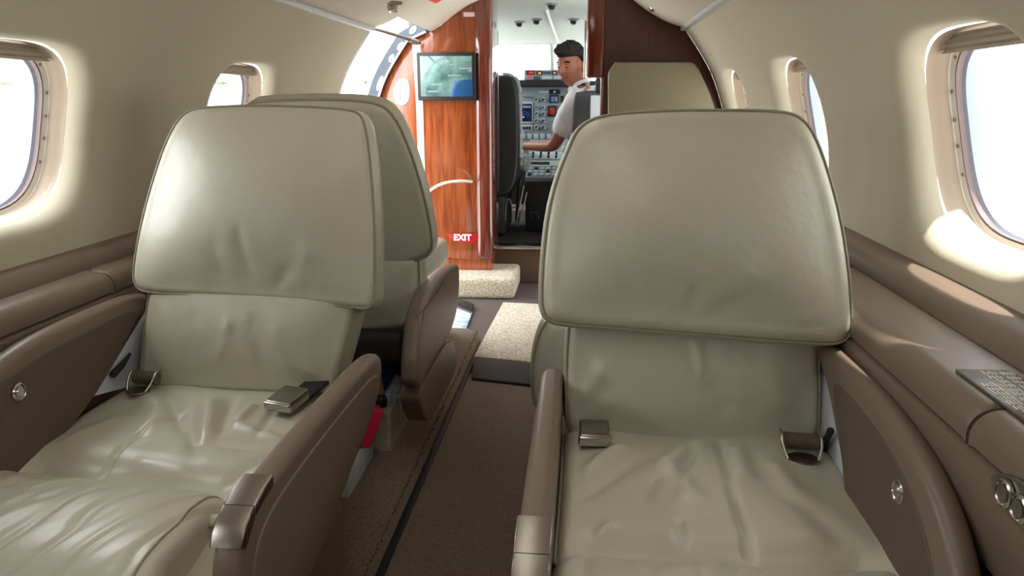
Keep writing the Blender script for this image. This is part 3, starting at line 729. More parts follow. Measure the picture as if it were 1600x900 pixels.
# ------------------------------------------------------------------ far seats (facing the cockpit, backs to the near seats)
def far_seat(side, label):
    R = side > 0
    s = thing('cabin_seat', (.38 if R else -.38, 1.85, .05), label, 'seat', 'cabin seats')
    if R:
        hy = 1.50
        pts = [(.18,.50),(.19,.66),(.215,.80),(.25,.87),(.32,.885),(.46,.885),(.53,.87),(.57,.80),(.60,.66),(.605,.50),(.58,.475),(.20,.475)]
        pillow('headrest', [(x, hy-.22*(z-.5)+.05, z) for x, z in pts], (0,-1,-.2), .085, 'leather', s, er=.02, puff=.012, chk=1, pipe=.0025)
        p2 = [AY(x,y,1.50) for x,y in ((856,498),(840,525),(831,565),(829,600),(831,630),(842,648))]
        pillow('backrest', p2 + [Vector((.32,1.50,.225)),Vector((.60,1.50,.225)),Vector((.615,1.50,.30)),Vector((.61,1.50,.46)),Vector((.40,1.50,.48))], (0,-1,0), .12, 'leather', s, er=.03, puff=.02, chk=1, pipe=.003)
        rslab('armrest', [(.20, y, z) for y, z in ((1.60,.50),(2.05,.50),(2.12,.46),(2.12,.30),(1.62,.30))], (1,0,0), .055, 'vinyl', s, er=.02)
        rslab('armrest', [(.625, y, z) for y, z in ((1.60,.50),(2.05,.50),(2.12,.46),(2.12,.30),(1.62,.30))], (1,0,0), .05, 'vinyl', s, er=.02)
        pillow('seat_cushion', [(.21,1.60,.38),(.60,1.60,.38),(.60,2.1,.39),(.21,2.1,.39)], (0,0,1), .10, 'leather', s, er=.02, puff=.01, chk=1)
        rbox('seat_base', .23, .60, 1.62, 2.1, .05, .30, 'dark', s, r=.01)
        return
    H = lambda x,y: AT(x,y,1.70,-.20,.55)
    hp = [(385,162),(420,158),(500,156),(560,158),(590,163),(608,174),(625,200),(643,245),(660,300),(671,350),(676,388),(670,402),(650,410),(600,421),(560,428),(400,428),(330,420),(310,400),(318,300),(345,200)]
    pillow('headrest', [H(x,y) for x,y in hp], (0,-1,-.2), .085, 'leather', s, er=.018, puff=.012, chk=1, pipe=.0028)
    B = lambda x,y: AY(x,y,1.70)
    pillow('backrest', [B(x,y) for x,y in ((652,395),(654,430),(655,470),(652,500),(636,518),(600,522),(500,522),(380,520),(340,500),(340,400),(500,390))], (0,-1,0), .12, 'leather', s, er=.03, puff=.02, chk=1, pipe=.0025)
    # armrest by the aisle
    arm = rslab('armrest', [Vector((-.13,q.y,q.z)) for q in [AX(x,y,-.168) for x,y in ((633,490),(640,470),(657,441),(672,425))]] + [AX(x,y,-.130) for x,y in ((717,410),(719,420),(718,470),(712,500),(706,520),(668,585),(657,612),(650,590))], (1,0,0), .040, 'vinyl', s, er=.013, chk=1, N=140)
    tube('seam', smoothline([AX(650,497,-.128), AX(672,474,-.128), AX(694,440,-.128)], 12), .0015, 'vinyl_inner', arm, n=6)
    rslab('base_shroud', [AX(x,y,-.136) for x,y in ((706,520),(716,560),(712,582),(690,628),(670,664),(660,640),(655,616),(670,583))], (1,0,0), .05, 'vinyl', s, er=.006, chk=1, N=100)
    rslab('armrest', [(-.60, y, z) for y, z in ((1.62,.50),(2.0,.50),(2.12,.46),(2.12,.30),(1.62,.30))], (1,0,0), .05, 'vinyl', s, er=.02)
    pillow('seat_cushion', [(-.61,1.78,.38),(-.20,1.78,.38),(-.20,2.24,.40),(-.61,2.24,.40)], (0,0,1), .10, 'leather', s, er=.02, puff=.01, chk=1)
    rbox('seat_base', -.60, -.20, 1.66, 2.2, .29, .37, 'dark', s, r=.02)
    rbox('seat_pedestal', -.58, -.30, 1.99, 2.2, .05, .29, 'dark', s, r=.01)
far_seat(-1, 'cream leather seat behind the front left seat, turned towards the cockpit')
far_seat(1, 'cream leather seat mostly hidden behind the front right seat, turned towards the cockpit')
# folded seat further forward on the left
fs = thing('folded_seat', (-.46, 2.55, .05), 'grey-green quilted leather seat folded flat beside the entry door, beyond the left armrest', 'seat')
zq = .415
qc = [((655,432),(700,380),-.006,.007),((658,386),(716,402),-.006,.007),((668,412),(713,414),-.005,.006),((690,372),(713,400),-.004,.006)]
pillow('cushion', [(-.70,2.27,zq),(-.295,2.27,zq),(-.283,2.5,zq),(-.283,2.78,zq),(-.70,2.78,zq)], (0,0,1), .10, 'leather', fs, er=.018, puff=.012, creases=[(AZ(*a,zq),AZ(*b,zq),am,w) for a,b,am,w in qc], chk=1, N=160, R=40)
rbox('pedestal', -.66, -.30, 2.32, 2.72, .05, .32, 'low', fs, r=.01)
# ------------------------------------------------------------------ basket and its contents on the left side floor
g0 = .05
F0 = AZ(588,705,g0); F1 = AZ(612,705,g0); F2 = AZ(634,652,g0)
bx0, bx1, by0, by1 = -.50, F1.x, F1.y, F2.y
bz1 = AY(612,645,by0).z
bk = thing('basket', ((bx0+bx1)/2,(by0+by1)/2,g0), 'beige woven storage basket on the carpet between the two left seats', 'basket')
rbox('front_side', bx0, bx1, by0, by0+.012, g0, bz1, 'weave', bk, r=.0015)
rbox('back_side', bx0, bx1, by1-.012, by1, g0, bz1, 'weave', bk, r=.0015)
rbox('aisle_side', bx1-.013, bx1-.001, by0+.013, by1-.013, g0, bz1, 'weave', bk, r=.0015)
rbox('wall_side', bx0+.001, bx0+.013, by0+.013, by1-.013, g0, bz1, 'weave', bk, r=.0015)
rbox('bottom', bx0+.014, bx1-.014, by0+.014, by1-.014, g0+.002, g0+.01, 'weave', bk, r=.002)
def packet(name, c, sx, sy, sz, rot, m, label, cat):
    bm = bmesh.new(); nx, nz = 14, 18; fr = []; bk_ = []
    for sg in (1,-1):
        rows = []
        for i in range(nx+1):
            row = []
            for j in range(nz+1):
                u = i/nx*2-1; v = j/nz*2-1; p = max(0,(1-abs(u)**3)*(1-abs(v)**4))**.6
                w = noise.noise(Vector((u*3+c[0]*50, v*3, sg)))*.15*p
                row.append(bm.verts.new((u*sx/2, sg*sy/2*p*(1+w*3), v*sz/2)))
            rows.append(row)
        for a, b in zip(rows, rows[1:]): bridge(bm, a, b, closed=False)
    bmesh.ops.remove_doubles(bm, verts=bm.verts, dist=1e-5)
    e = Matrix.Translation(c) @ Matrix.Rotation(rot[2],4,'Z') @ Matrix.Rotation(rot[1],4,'Y') @ Matrix.Rotation(rot[0],4,'X')
    bmesh.ops.transform(bm, verts=bm.verts, matrix=e)
    return tag(link(name, bm, m, None, 60), label, cat)
packet('snack_bag', AY(604,605,1.80), .12, .05, .15, (.2,.2,.6), 'bluebag', 'dark blue snack bag standing in the woven basket', 'snack bag')
packet('snack_bag', AY(640,585,1.86)+Vector((-.06,0,0)), .10, .04, .13, (.1,.5,.3), 'bluebag', 'dark blue snack bag at the back of the woven basket', 'snack bag')
packet('plastic_bag', AY(617,622,1.80), .10, .04, .13, (.3,.5,1.2), 'clearbag', 'crumpled clear pale-blue plastic bag along the aisle side of the basket', 'bag')
packet('candy_wrapper', AY(584,612,1.70), .05, .03, .08, (.2,-.1,.5), 'gold', 'gold foil wrapper sticking up at the left of the basket', 'wrapper')
packet('candy_wrapper', AY(578,628,1.66), .045, .03, .05, (.2,.4,.2), 'bluebag', 'small purple-blue wrapper just above the red packet', 'wrapper')
tag(rbox('bottle_cap', -.014,.014,-.014,.014,-.014,.014, 'black', r=.006, mtx=Matrix.Translation(AY(595,627,1.64))@Matrix.Rotation(.5,4,'Z')), 'black cap poking out of the basket above the red packet', 'cap')
rc = AY(577,660,1.60)
tag(rbox('red_box', -.018,.018,-.024,.024,-.055,.042,'redpack', r=.004, mtx=Matrix.Translation(rc)@Matrix.Rotation(.5,4,'Z')@Matrix.Rotation(.42,4,'Y')), 'bright red carton leaning out of the basket', 'carton')
wp = [AX(x,y,-.285) for x,y in ((583,690),(583,722),(563,766),(545,785),(545,738),(560,705))]
mg = tag(poly('magazine', wp, (1,0,0), .02, 'paper', None, er=.001), 'pale magazine standing on edge between the front left seat and basket', 'magazine')
tag(poly('safety_card', [AZ(x,y,.012) for x,y in ((700,528),(713,476),(738,487),(729,512),(722,526))], (0,0,1), .004, 'paperblue', None, er=.0008), 'white and blue printed card on the entry floor left of the mat', 'card')
tag(poly('document_pouch', [AZ(x,y,.02) for x,y in ((712,464),(741,475),(736,487),(712,478))], (0,0,1), .012, 'black', None, er=.002), 'black pouch on the entry floor above the printed card', 'pouch')
exec_cockpit = True
# ------------------------------------------------------------------ cockpit shell
def quad(name, pts, m, label=None, nh=(0,0,1), th=.01):
    o = poly(name, [Vector(p) for p in pts], nh, th, m, None, er=.001); st(o, label); return o
quad('ceiling', [(-.62,3.50,1.392),(.62,3.50,1.392),(.55,4.95,1.262),(-.55,4.95,1.262)], 'cockceil', 'pale green-grey cockpit headliner', (0,0,-1), .02)
for sd in (-1, 1):
    bm = bmesh.new()
    segs = [(3.56,4.15,.0,1.35),(4.15,5.35,.0,.88),(4.15,4.9,1.20,1.36)]
    for (a, b, c, d) in segs: rb(bm, sd*.60, sd*.64, a, b, c, d)
    rb(bm, sd*.60, sd*.64, 4.78, 4.86, .88, 1.25)
    st(link('wall_left' if sd < 0 else 'wall_right', bm, 'panellight', None, 0, origin=False), 'grey cockpit side wall')
q = quad('wall_front', [(-.60,5.33,.0),(.60,5.33,.0),(.60,5.33,.98),(-.60,5.33,.98)], 'dark', 'dark cockpit front below the windshield', (0,-1,0), .03)
ws = emptyst('window_10', (0,5.1,.98))
poly('windshield_pane', [(-.60,5.30,.97),(.60,5.30,.97),(.55,4.97,1.268),(-.55,4.97,1.268)], (0,-1,.3), .004, 'glass', ws)
bm = bmesh.new()
tubebm(bm, [(.0,5.31,.96),(.0,4.965,1.27)], .014); tubebm(bm, [(-.58,4.965,1.270),(.58,4.965,1.270)], .012); tubebm(bm, [(-.60,5.3,.96),(-.55,4.96,1.26)], .02); tubebm(bm, [(.60,5.3,.96),(.55,4.96,1.26)], .02)
link('windshield_frame', bm, 'cockceil', ws, 50)
tag(rslab('standby_compass', [AY(x,y,4.90) for x,y in ((866,54),(878,54),(879,58),(877,65),(868,65),(865,60))], (0,-1,0), .05, 'panelgrey', None, er=.006, chk=1), 'small grey standby compass at the top centre of the windshield', 'compass')
tube('x', [Vector((.02,3.9,1.352)), Vector((.045,4.86,1.268))], .006, 'white').name = 'conduit'
tag(bpy.data.objects['conduit'], 'thin white conduit along the cockpit headliner leading to the compass', 'conduit')
def gasper(px, py, Y, lab):
    d = ray(px, py); tt = (1.392+.0897*3.5-CAM.z)/(d.z+.0897*d.y); c = CAM + d*tt; t = thing('air_vent', c, lab, 'vent', 'cockpit ceiling vents')
    lathe('collar', [(.030,-.01),(.030,.004),(.020,.008)], c, (0,0,-1), 'panelgrey', t, 18)
    lathe('nozzle', [(.016,0),(.018,.018),(.012,.026)], c, (-.3,-.2,-1), 'black', t, 16)
gasper(839, 30, 4.05, 'dark swivel vent in the cockpit headliner, second from the left')
gasper(812, 34, 4.15, 'flat grey vent in the cockpit headliner nearest the left column')
gasper(897, 30, 4.05, 'grey swivel vent in the cockpit headliner above the pilot')
gasper(863, 6, 3.70, 'dark fitting in the cockpit headliner at the top of the doorway')
# metal strip beside doorway
tag(rbox('door_rail', -.214,-.205,3.745,3.775,.46,1.24, 'nickel', r=.004), 'bright vertical metal rail on the left side of the cockpit doorway', 'rail')
tag(rbox('window_rail', .214,.223,3.06,3.075,1.0,1.22, 'chrome', r=.004), 'bright vertical metal rail on the right side of the cockpit doorway', 'rail')
# instrument panel
YI = 4.72
ip = thing('instrument_panel', (0,YI,.30), 'grey cockpit instrument panel with round knobs and dials', 'instrument panel')
z_t = AY(850,133,YI).z; z_b = AY(850,240,YI).z
rbox('face', -.55, .55, YI, YI+.06, z_b-.05, z_t, 'panelgrey', ip, r=.006)
def pbox(name, x0,y0,x1,y1, m, par, Y=YI, d=.008, r=.002):
    a = AY(x0,y0,Y); b = AY(x1,y1,Y); return rbox(name, min(a.x,b.x), max(a.x,b.x), Y-d, Y+.002, min(a.z,b.z), max(a.z,b.z), m, par, r=r, seg=2)
f = pbox('display_bezel', 811,159,833,193, 'panellight', ip); pbox('display', 813,162,831,190, 'screen', f, YI-.008, .002, .0005)
bm = bmesh.new()
for k in range(40):
    t0 = math.pi*(.05+.9*k/40); t1 = math.pi*(.05+.9*(k+1)/40)
    for R_ in (.022,.036):
        c = AY(819,184,YI-.011); tubebm(bm, [c+Vector((R_*math.cos(t0),0,R_*math.sin(t0))), c+Vector((R_*math.cos(t1),0,R_*math.sin(t1)))], .0016, n=6)
link('map_arc', bm, 'glow_blue', f, 0)
lathe('map_centre', [(.006,0),(.005,.002)], AY(818,183,YI-.010), (0,-1,0), 'white', f, 12)
bm = bmesh.new()
for x in (814,818,822,826): a_ = AY(x,167,YI-.011); rb(bm, a_.x, a_.x+.011, YI-.0125, YI-.0105, a_.z-.005, a_.z+.005)
link('map_text', bm, 'panellight', f, 0)
def knob(x, y, r, par=ip):
    k = lathe('knob_ring', [(r,0),(r,.004),(r*.8,.005)], AY(x,y,YI), (0,-1,0), 'panellight', par, 18)
    lathe('knob', [(r*.62,.0),(r*.62,.02),(r*.5,.026)], AY(x,y,YI-.005), (0,-1,0), 'black', k, 14)
    lathe('knob_cap', [(r*.28,.0),(r*.25,.002)], AY(x+.8,y+.8,YI-.0315), (0,-1,0), 'white', k, 8)
for y in (156,167.5,178,189,199):
    for x in (838.7, 849.5): knob(x, y, .016 if y != 167.5 else .012)
for (x,y) in ((819,151),(829,152),(826,225),(838,226),(848,227)): knob(x, y, .008)
pbox('slot', 842,142,857,145, 'panellight', ip)
pbox('selector_box', 858,140,875,147, 'black', ip); pbox('selector_mark', 865,142,868,145, 'white', ip, YI-.008)
g = pbox('gauge_box', 858,148,873,161, 'black', ip); pbox('gauge_lit', 861,151,866,159, 'glow_blue', g, YI-.008, .002, .0005); pbox('gauge_lit', 867,151,871,159, 'panelgrey', g, YI-.008,.002,.0005)
M['radar'] = mat('radar', srgb(150,40,36), .3, emis=.15)
g = pbox('gauge_box', 856,165,870,182, 'black', ip); pbox('radar', 859,168,867,179, 'radar', g, YI-.008, .002, .0005)
g = pbox('tuner', 814,195,832,205, 'panellight', ip)
for x in (817,821.5,826): pbox('key', x,197.5,x+3.4,202.5, 'black', g, YI-.008, .003, .0005)
for k in range(6): pbox('lower_key', 814+k*10,209,821+k*10,217, 'panellight', ip)
for k in range(10): pbox('dark_key', 876+k*8,150+(k%3)*18,881+k*8,160+(k%3)*18, 'black', ip)
gs = tag(rslab('glare_shield', [AY(x,y,YI-.10) for x,y in ((700,126),(812,125),(890,125),(1000,128),(1000,137),(890,136),(809,136),(700,138))], (0,-1,0), .42, 'black', None, er=.008, chk=0, q=.1), 'black glare shield over the instrument panel', 'glare shield')
an = thing('annunciator_panel', AY(850,125,YI-.06), 'grey warning light panel with red and amber lights on the glare shield', 'warning panel')
YA = YI-.06
a = AY(819,109,YA); b = AY(886,125,YA); rbox('housing', a.x, b.x, YA, YA+.08, b.z, a.z, 'panelgrey', an, r=.006)
for (x0,y0,x1,y1,m) in ((822,110.5,836,117,'black'),(826,112,834,115.5,'glow_red'),(824,118.5,831,121,'glow_red'),(838,111,848,117,'black'),(841,113,845.5,115.5,'glow_amber'),(862,111,871,117,'black'),(864.5,113,868.5,115,'glow_amber'),(875,110.5,884,118,'black'),(877,112,882,116,'glow_red'),(847,119,862,124,'panellight'),(866,119,878,124,'panellight'),(834,119,844,124,'seatgrey'),(849,112,861,116,'seatgrey')):
    pbox('warning_light' if 'glow' in m else 'light_cell', x0,y0,x1,y1, m, an, YA, .003 if m != 'black' else .0015, .0006)
# centre pedestal
YP = 4.18
pd = thing('centre_pedestal', AY(845,355,YP), 'black centre pedestal topped with grey radio keyboards', 'pedestal')
tL = AY(821,284,YP); tR = AY(895,284,YP)
rbox('front_face', tL.x, tR.x+.05, YP, YP+.45, .185, tL.z, 'black', pd, r=.006)
lp = AY(835.5,336,YP-.002); tube('latch', [lp+Vector((-.02,0,-.02)), lp+Vector((-.02,-.004,.016)), lp+Vector((.02,-.004,.016)), lp+Vector((.02,0,-.02))], .0035, 'seatgrey', pd)
mt = rot_about((tL.x, YP, tL.z), .50, 'X')
top = rbox('radio_deck', tL.x, tR.x+.05, YP, YP+.40, tL.z, tL.z+.03, 'panelgrey', pd, r=.004, mtx=mt)
W_ = tR.x+.04-tL.x
for row in range(7):
    if row < 3:
        for k in range(9): rbox('key', tL.x+.012+k*W_/9, tL.x+.012+k*W_/9+.021, YP+.015+row*.03, YP+.036+row*.03, tL.z+.03, tL.z+.037, 'panellight' if (k*3+row)%5 else 'black', top, r=.002, seg=1, mtx=mt)
rbox('radio_display', tL.x+.02, tL.x+.13, YP+.125, YP+.15, tL.z+.03, tL.z+.036, 'black', top, r=.002, mtx=mt)
rbox('radio_plate', tL.x+.005, tR.x+.04, YP+.11, YP+.165, tL.z+.029, tL.z+.033, 'panellight', top, r=.001, mtx=mt)
rbox('radio_plate', tL.x+.005, tR.x+.04, YP+.185, YP+.26, tL.z+.029, tL.z+.033, 'panellight', top, r=.001, mtx=mt)
for k in range(5):
    for row in (0, 1):
        c = mt @ Vector((tL.x+.03+k*.045, YP+.20+row*.035, tL.z+.033)); lathe('knob', [(.007,0),(.006,.014)], c, mt.to_3x3() @ Vector((0,0,1)), 'black', top, 12)
# left crew seat
cs_ = thing('crew_seat', (-.28,4.0,.185), 'black cockpit seat with white fleece edge behind the left column', 'seat')
pf = [AY(x,y,3.95) for x,y in ((796,119),(804,123),(808,135),(810,160),(811,200),(811,250),(806,290))]
pillow('backrest', pf + [Vector((-.20,3.95,.40)),Vector((-.50,3.95,.40)),Vector((-.52,3.95,.70)),Vector((-.47,3.95,1.02)),Vector((-.40,3.95,1.045))], (0,-1,0), .12, 'black', cs_, er=.02, puff=.01, chk=1)
bm = bmesh.new(); pts = smoothline([AY(x,y,3.99) for x,y in ((786,117),(797,118),(806,123),(811,137),(812.5,160),(813.5,200),(813.5,245))], 60)
pts = [p + Vector((.004*noise.noise(p*60), 0, .004*noise.noise(p*60+Vector((5,0,0))))) for p in pts]
tubebm(bm, pts, [.013+.004*noise.noise(p*40) for p in pts], n=12)
link('fleece_cover', bm, 'fleece', cs_, 60)
rbox('seat_pan', -.50, -.16, 4.05, 4.45, .42, .52, 'black', cs_, r=.02)
rbox('seat_frame', -.46, -.20, 3.98, 4.40, .20, .42, 'dark', cs_, r=.01)
for (x0,y0,x1,y1) in ((818,290,806,352),(823,300,811,352)): tube('frame_tube', [AY(x0,y0,3.98),AY(x1,y1,3.98)], .005, 'nickel', cs_)
tube('frame_handle', smoothline([AY(x,y,3.90) for x,y in ((789,345),(790,315),(796,310),(799,320))]), .006, 'seatgrey', cs_)
# right crew seat
c2 = thing('crew_seat', (.34,4.0,.185), 'grey cockpit seat that the man in the white shirt sits in', 'seat')
pf = [AY(x,y,3.86) for x,y in ((899,152),(897,167),(896,190),(894,230))]
pillow('backrest', [AY(902,144,3.86)]+pf+[Vector((.16,3.86,.42)),Vector((.52,3.86,.42)),Vector((.53,3.86,.72)),Vector((.50,3.86,.93)),Vector((.42,3.86,.96))], (0,-1,0), .08, 'seatgrey', c2, er=.02, puff=.008, chk=1)
rbox('headrest', .272, .40, 3.86, 3.93, AY(920,148,3.88).z, AY(920,121,3.88).z, 'black', c2, r=.014)
rbox('seat_pan', .14, .52, 3.94, 4.42, .38, .46, 'seatgrey', c2, r=.02)
rbox('seat_frame', .18, .48, 3.98, 4.36, .185, .38, 'dark', c2, r=.01)
pbox('stowage_box', 923,149,944,190, 'panellight', c2, 3.80, .04, .004)
bx = AY(879,232,3.9); tube('belt_fitting', [AY(877,236,3.86),AY(883,222,3.86),AY(884,236,3.86),AY(877,236,3.86)], .004, 'chrome', c2)
# control yoke with pale boot by the left seat
yk = thing('control_yoke', AY(826,262,4.22), 'pale control column boot beside the left crew seat, in front of the pedestal', 'control column')
pillow('boot', [AY(x,y,4.12) for x,y in ((815,243),(822,242),(828,248),(827,260),(822,268),(814,266))], (0,-1,0), .06, 'fleece', yk, er=.015, puff=.012, chk=1, N=60, R=10)
tube('stem', [AY(820,262,4.15), AY(812,285,4.15), AY(808,345,4.15)], .012, 'black', yk)
lathe('grip', [(.012,-.03),(.016,0),(.012,.03)], AY(810,262,4.11), (1,0,.3), 'nickel', yk, 14)
# ------------------------------------------------------------------ pilot
def skinbm(verts, edges, radii, sub=2):
    me = bpy.data.meshes.new('t'); me.from_pydata([tuple(v) for v in verts], edges, [])
    o = bpy.data.objects.new('t', me); COL.objects.link(o)
    sm = o.modifiers.new('s', 'SKIN'); sm.use_smooth_shade = True
    for i, r in enumerate(radii): me.skin_vertices[0].data[i].radius = (r, r) if not isinstance(r, tuple) else r
    me.skin_vertices[0].data[0].use_root = True
    s2 = o.modifiers.new('b', 'SUBSURF'); s2.levels = sub; s2.render_levels = sub
    dg = bpy.context.evaluated_depsgraph_get(); m2 = bpy.data.meshes.new_from_object(o.evaluated_get(dg))
    bm = bmesh.new(); bm.from_mesh(m2); bpy.data.objects.remove(o); bpy.data.meshes.remove(me); bpy.data.meshes.remove(m2); return bm
def fuse(bm, vox):
    me = bpy.data.meshes.new('t'); bm.to_mesh(me); bm.free(); o = bpy.data.objects.new('t', me); COL.objects.link(o)
    r = o.modifiers.new('r', 'REMESH'); r.mode = 'VOXEL'; r.voxel_size = vox
    s = o.modifiers.new('s', 'SMOOTH'); s.factor = .5; s.iterations = 2
    dg = bpy.context.evaluated_depsgraph_get(); m2 = bpy.data.meshes.new_from_object(o.evaluated_get(dg))
    bm = bmesh.new(); bm.from_mesh(m2); bpy.data.objects.remove(o); bpy.data.meshes.remove(me); bpy.data.meshes.remove(m2); return bm
def merge(a, b):
    me = bpy.data.meshes.new('t'); b.to_mesh(me); b.free(); a.from_mesh(me); bpy.data.meshes.remove(me)
HC = AY(895, 103, 4.06)
hf_ = Vector((-.62,-.76,-.16)).normalized(); hs_ = hf_.cross(Vector((0,0,1))).normalized(); hu_ = hs_.cross(hf_).normalized()
def H3(f, s, u): return HC + hf_*f + hs_*s + hu_*u
pel = Vector((.29,4.14,.50)); che = Vector((.25,4.12,.80)); nb = Vector((.20,4.08,.965)); nk = H3(-.025,0,-.085)
shL = AY(899,152,4.06); elL = AY(866,229,4.12); wrL = AY(826,228,4.28); haL = AY(812,227,4.35)
shR = Vector((.37,4.16,.955)); elR = Vector((.47,4.36,.68)); wrR = Vector((.36,4.55,.66)); haR = Vector((.31,4.60,.66))
knL = Vector((.19,4.46,.55)); knR = Vector((.38,4.48,.55)); ftL = Vector((.17,4.62,.24)); ftR = Vector((.38,4.64,.24))
hipL = Vector((.22,4.16,.48)); hipR = Vector((.36,4.16,.48))
V_ = [pel, che, nb, nk, H3(-.01,0,-.03), shL, elL, wrL, haL, shR, elR, wrR, haR, hipL, knL, ftL, hipR, knR, ftR]
E_ = [(0,1),(1,2),(2,3),(3,4),(1,5),(5,6),(6,7),(7,8),(1,9),(9,10),(10,11),(11,12),(0,13),(13,14),(14,15),(0,16),(16,17),(17,18)]
Rr = [.12,.125,.065,.052,.06,.052,.038,.025,.030,.052,.038,.025,.030,.085,.055,.04,.085,.055,.04]
body = skinbm(V_, E_, Rr)
for base, wr in ((haL, wrL), (haR, wrR)):
    d = (base-wr).normalized(); sd_ = d.cross(Vector((0,0,1))).normalized()
    for k, ln in ((-1.5,.060),(-.5,.072),(.5,.068),(1.5,.052)):
        r0 = base + sd_*k*.017; p1 = r0 + d*ln*.55; p2 = p1 + d*ln*.35 - Vector((0,0,.022)); p3 = p2 + d*.008 - Vector((0,0,.02))
        merge(body, skinbm([r0, p1, p2, p3], [(0,1),(1,2),(2,3)], [.0095,.009,.008,.007], 1))
    t0 = wr + d*.02 + sd_*.02; merge(body, skinbm([t0, t0+sd_*.025+d*.02, t0+sd_*.034+d*.05], [(0,1),(1,2)], [.012,.010,.008], 1))
# head
hd = bmesh.new(); bmesh.ops.create_uvsphere(hd, u_segments=64, v_segments=48, radius=1)
for v in hd.verts:
    f, s, u = v.co.x, v.co.y, v.co.z
    g = lambda a, b, c, w: math.exp(-(((f-a)**2+(s-b)**2+(u-c)**2)/(w*w)))
    F_ = f*.094; S_ = s*.071; U_ = u*.108
    if u < 0: k = 1+.30*u; S_ *= k; F_ *= (1+.12*u) if f > 0 else (1+.42*u)
    n_ = .030*g(1,0,-.16,.15) + .014*g(1,0,.02,.13) - .012*g(.93,.33,.10,.17) - .012*g(.93,-.33,.10,.17) + .006*g(.95,.25,.30,.2)+.006*g(.95,-.25,.30,.2)
    n_ += .008*g(.9,0,-.47,.13) - .004*g(.95,0,-.36,.09) + .013*g(.72,0,-.80,.22) + .004*g(.8,.4,-.2,.2)+.004*g(.8,-.4,-.2,.2) - .003*g(.9,0,-.52,.03)
    F_ += n_
    if u < -.55 and f > -.2: U_ *= 1.0; F_ += .010*(-u-.55)
    v.co = H3(F_, S_, U_)
merge(body, hd)
for sg in (-1, 1):
    er = bmesh.new(); bmesh.ops.create_uvsphere(er, u_segments=20, v_segments=14, radius=1)
    for v in er.verts: c = v.co; v.co = H3(-.008+c.x*.017, sg*(.072+c.y*.008), -.008+c.z*.030)
    merge(body, er)
pt = thing('person', (.29,4.14,.46), 'man in white short-sleeved shirt sitting in the cockpit, head turned to his left', 'person')
body = fuse(body, .004)
bo = link('body', body, 'skin', pt, 180)
# eyes, brows, mouth
for sg in (-1, 1):
    bm = bmesh.new(); bmesh.ops.create_uvsphere(bm, u_segments=16, v_segments=12, radius=.0078)
    bmesh.ops.translate(bm, verts=bm.verts, vec=H3(.0735, sg*.028, .006)); e_ = link('eye', bm, 'white', bo, 180)
    bm = bmesh.new(); bmesh.ops.create_uvsphere(bm, u_segments=12, v_segments=8, radius=.0056)
    bmesh.ops.translate(bm, verts=bm.verts, vec=H3(.0775, sg*.028, .0045)); link('iris', bm, 'hair', e_, 180)
    tube('eyebrow', smoothline([H3(.083,sg*.012,.027),H3(.086,sg*.028,.032),H3(.074,sg*.046,.027)], 10), .0038, 'hair', bo)
M['lip'] = mat('lip', srgb(140,75,65), .45)
tube('lips', smoothline([H3(.076,-.021,-.054),H3(.0845,-.008,-.052),H3(.0855,0,-.053),H3(.0845,.008,-.052),H3(.076,.021,-.054)], 14), .0028, 'lip', bo)
# hair
hb = bmesh.new(); bmesh.ops.create_icosphere(hb, subdivisions=5, radius=1)
for v in hb.verts:
    f, s, u = v.co
    line = .42 if f > .35 else (.42 - (.35-f)*1.15)
    inside = max(0, min(1, (max(line, -.45)+.10-u)/.10))
    vol = .004 + .020*max(0, u)*max(0, .6+f*.6) + .024*math.exp(-((f-.75)**2+(u-.62)**2+(s-.25)**2)/.10)
    nn = noise.noise(Vector((f*9, s*14, u*9)))*.008
    q = Vector((f*(.094+vol)+nn+.012*max(0,u)*max(0,f), s*(.073+.012+nn), u*(.112+vol*1.1)+nn)).lerp(Vector((f*.07-.01, s*.055, u*.08)), inside)
    v.co = H3(q.x, q.y, q.z)
link('hair', hb, 'hair', pt, 180)
# shirt: torso and sleeves a little larger than the body
vs = [pel+Vector((0,0,.02)), che, nb+Vector((0,0,-.015)), shL, shL.lerp(elL,.5), shL.lerp(elL,.80), shR, shR.lerp(elR,.75)]
sb = skinbm(vs, [(0,1),(1,2),(1,3),(3,4),(4,5),(1,6),(6,7)], [.135,.142,.078,.068,.058,.056,.066,.056])
sb = fuse(sb, .006)
for v in sb.verts: v.co += v.normal*(.006*noise.noise(v.co*18)+.003)
link('shirt', sb, 'shirt', pt, 180)
M['epau'] = mat('epaulette', srgb(20,24,40), .7)
ep = rslab('epaulette', [shL+Vector(q) for q in ((-.02,-.03,.060),(.05,-.03,.074),(.05,.03,.076),(-.02,.03,.062))], (0,0,1), .012, 'epau', pt, er=.003, chk=0)
cc_ = nk.lerp(nb, .45); ca_ = (nk-nb).normalized(); cx_ = ca_.orthogonal().normalized(); cy_ = ca_.cross(cx_)
tube('collar', [cc_ + cx_*.053*math.cos(t) + cy_*.053*math.sin(t) for t in [2*math.pi*k/28 for k in range(28)]], .011, 'shirt', pt, closed=True)
tv = [pel-Vector((0,0,.03)), hipL, knL, knL.lerp(ftL,.8), hipR, knR, knR.lerp(ftR,.8)]
tb = fuse(skinbm(tv, [(0,1),(1,2),(2,3),(0,4),(4,5),(5,6)], [.125,.092,.066,.052,.092,.066,.052]), .007)
link('trousers', tb, 'trouser', pt, 180)
for ft in (ftL, ftR): rbox('shoe', ft.x-.04, ft.x+.04, ft.y-.06, ft.y+.18, .187, .26, 'black', pt, r=.025)
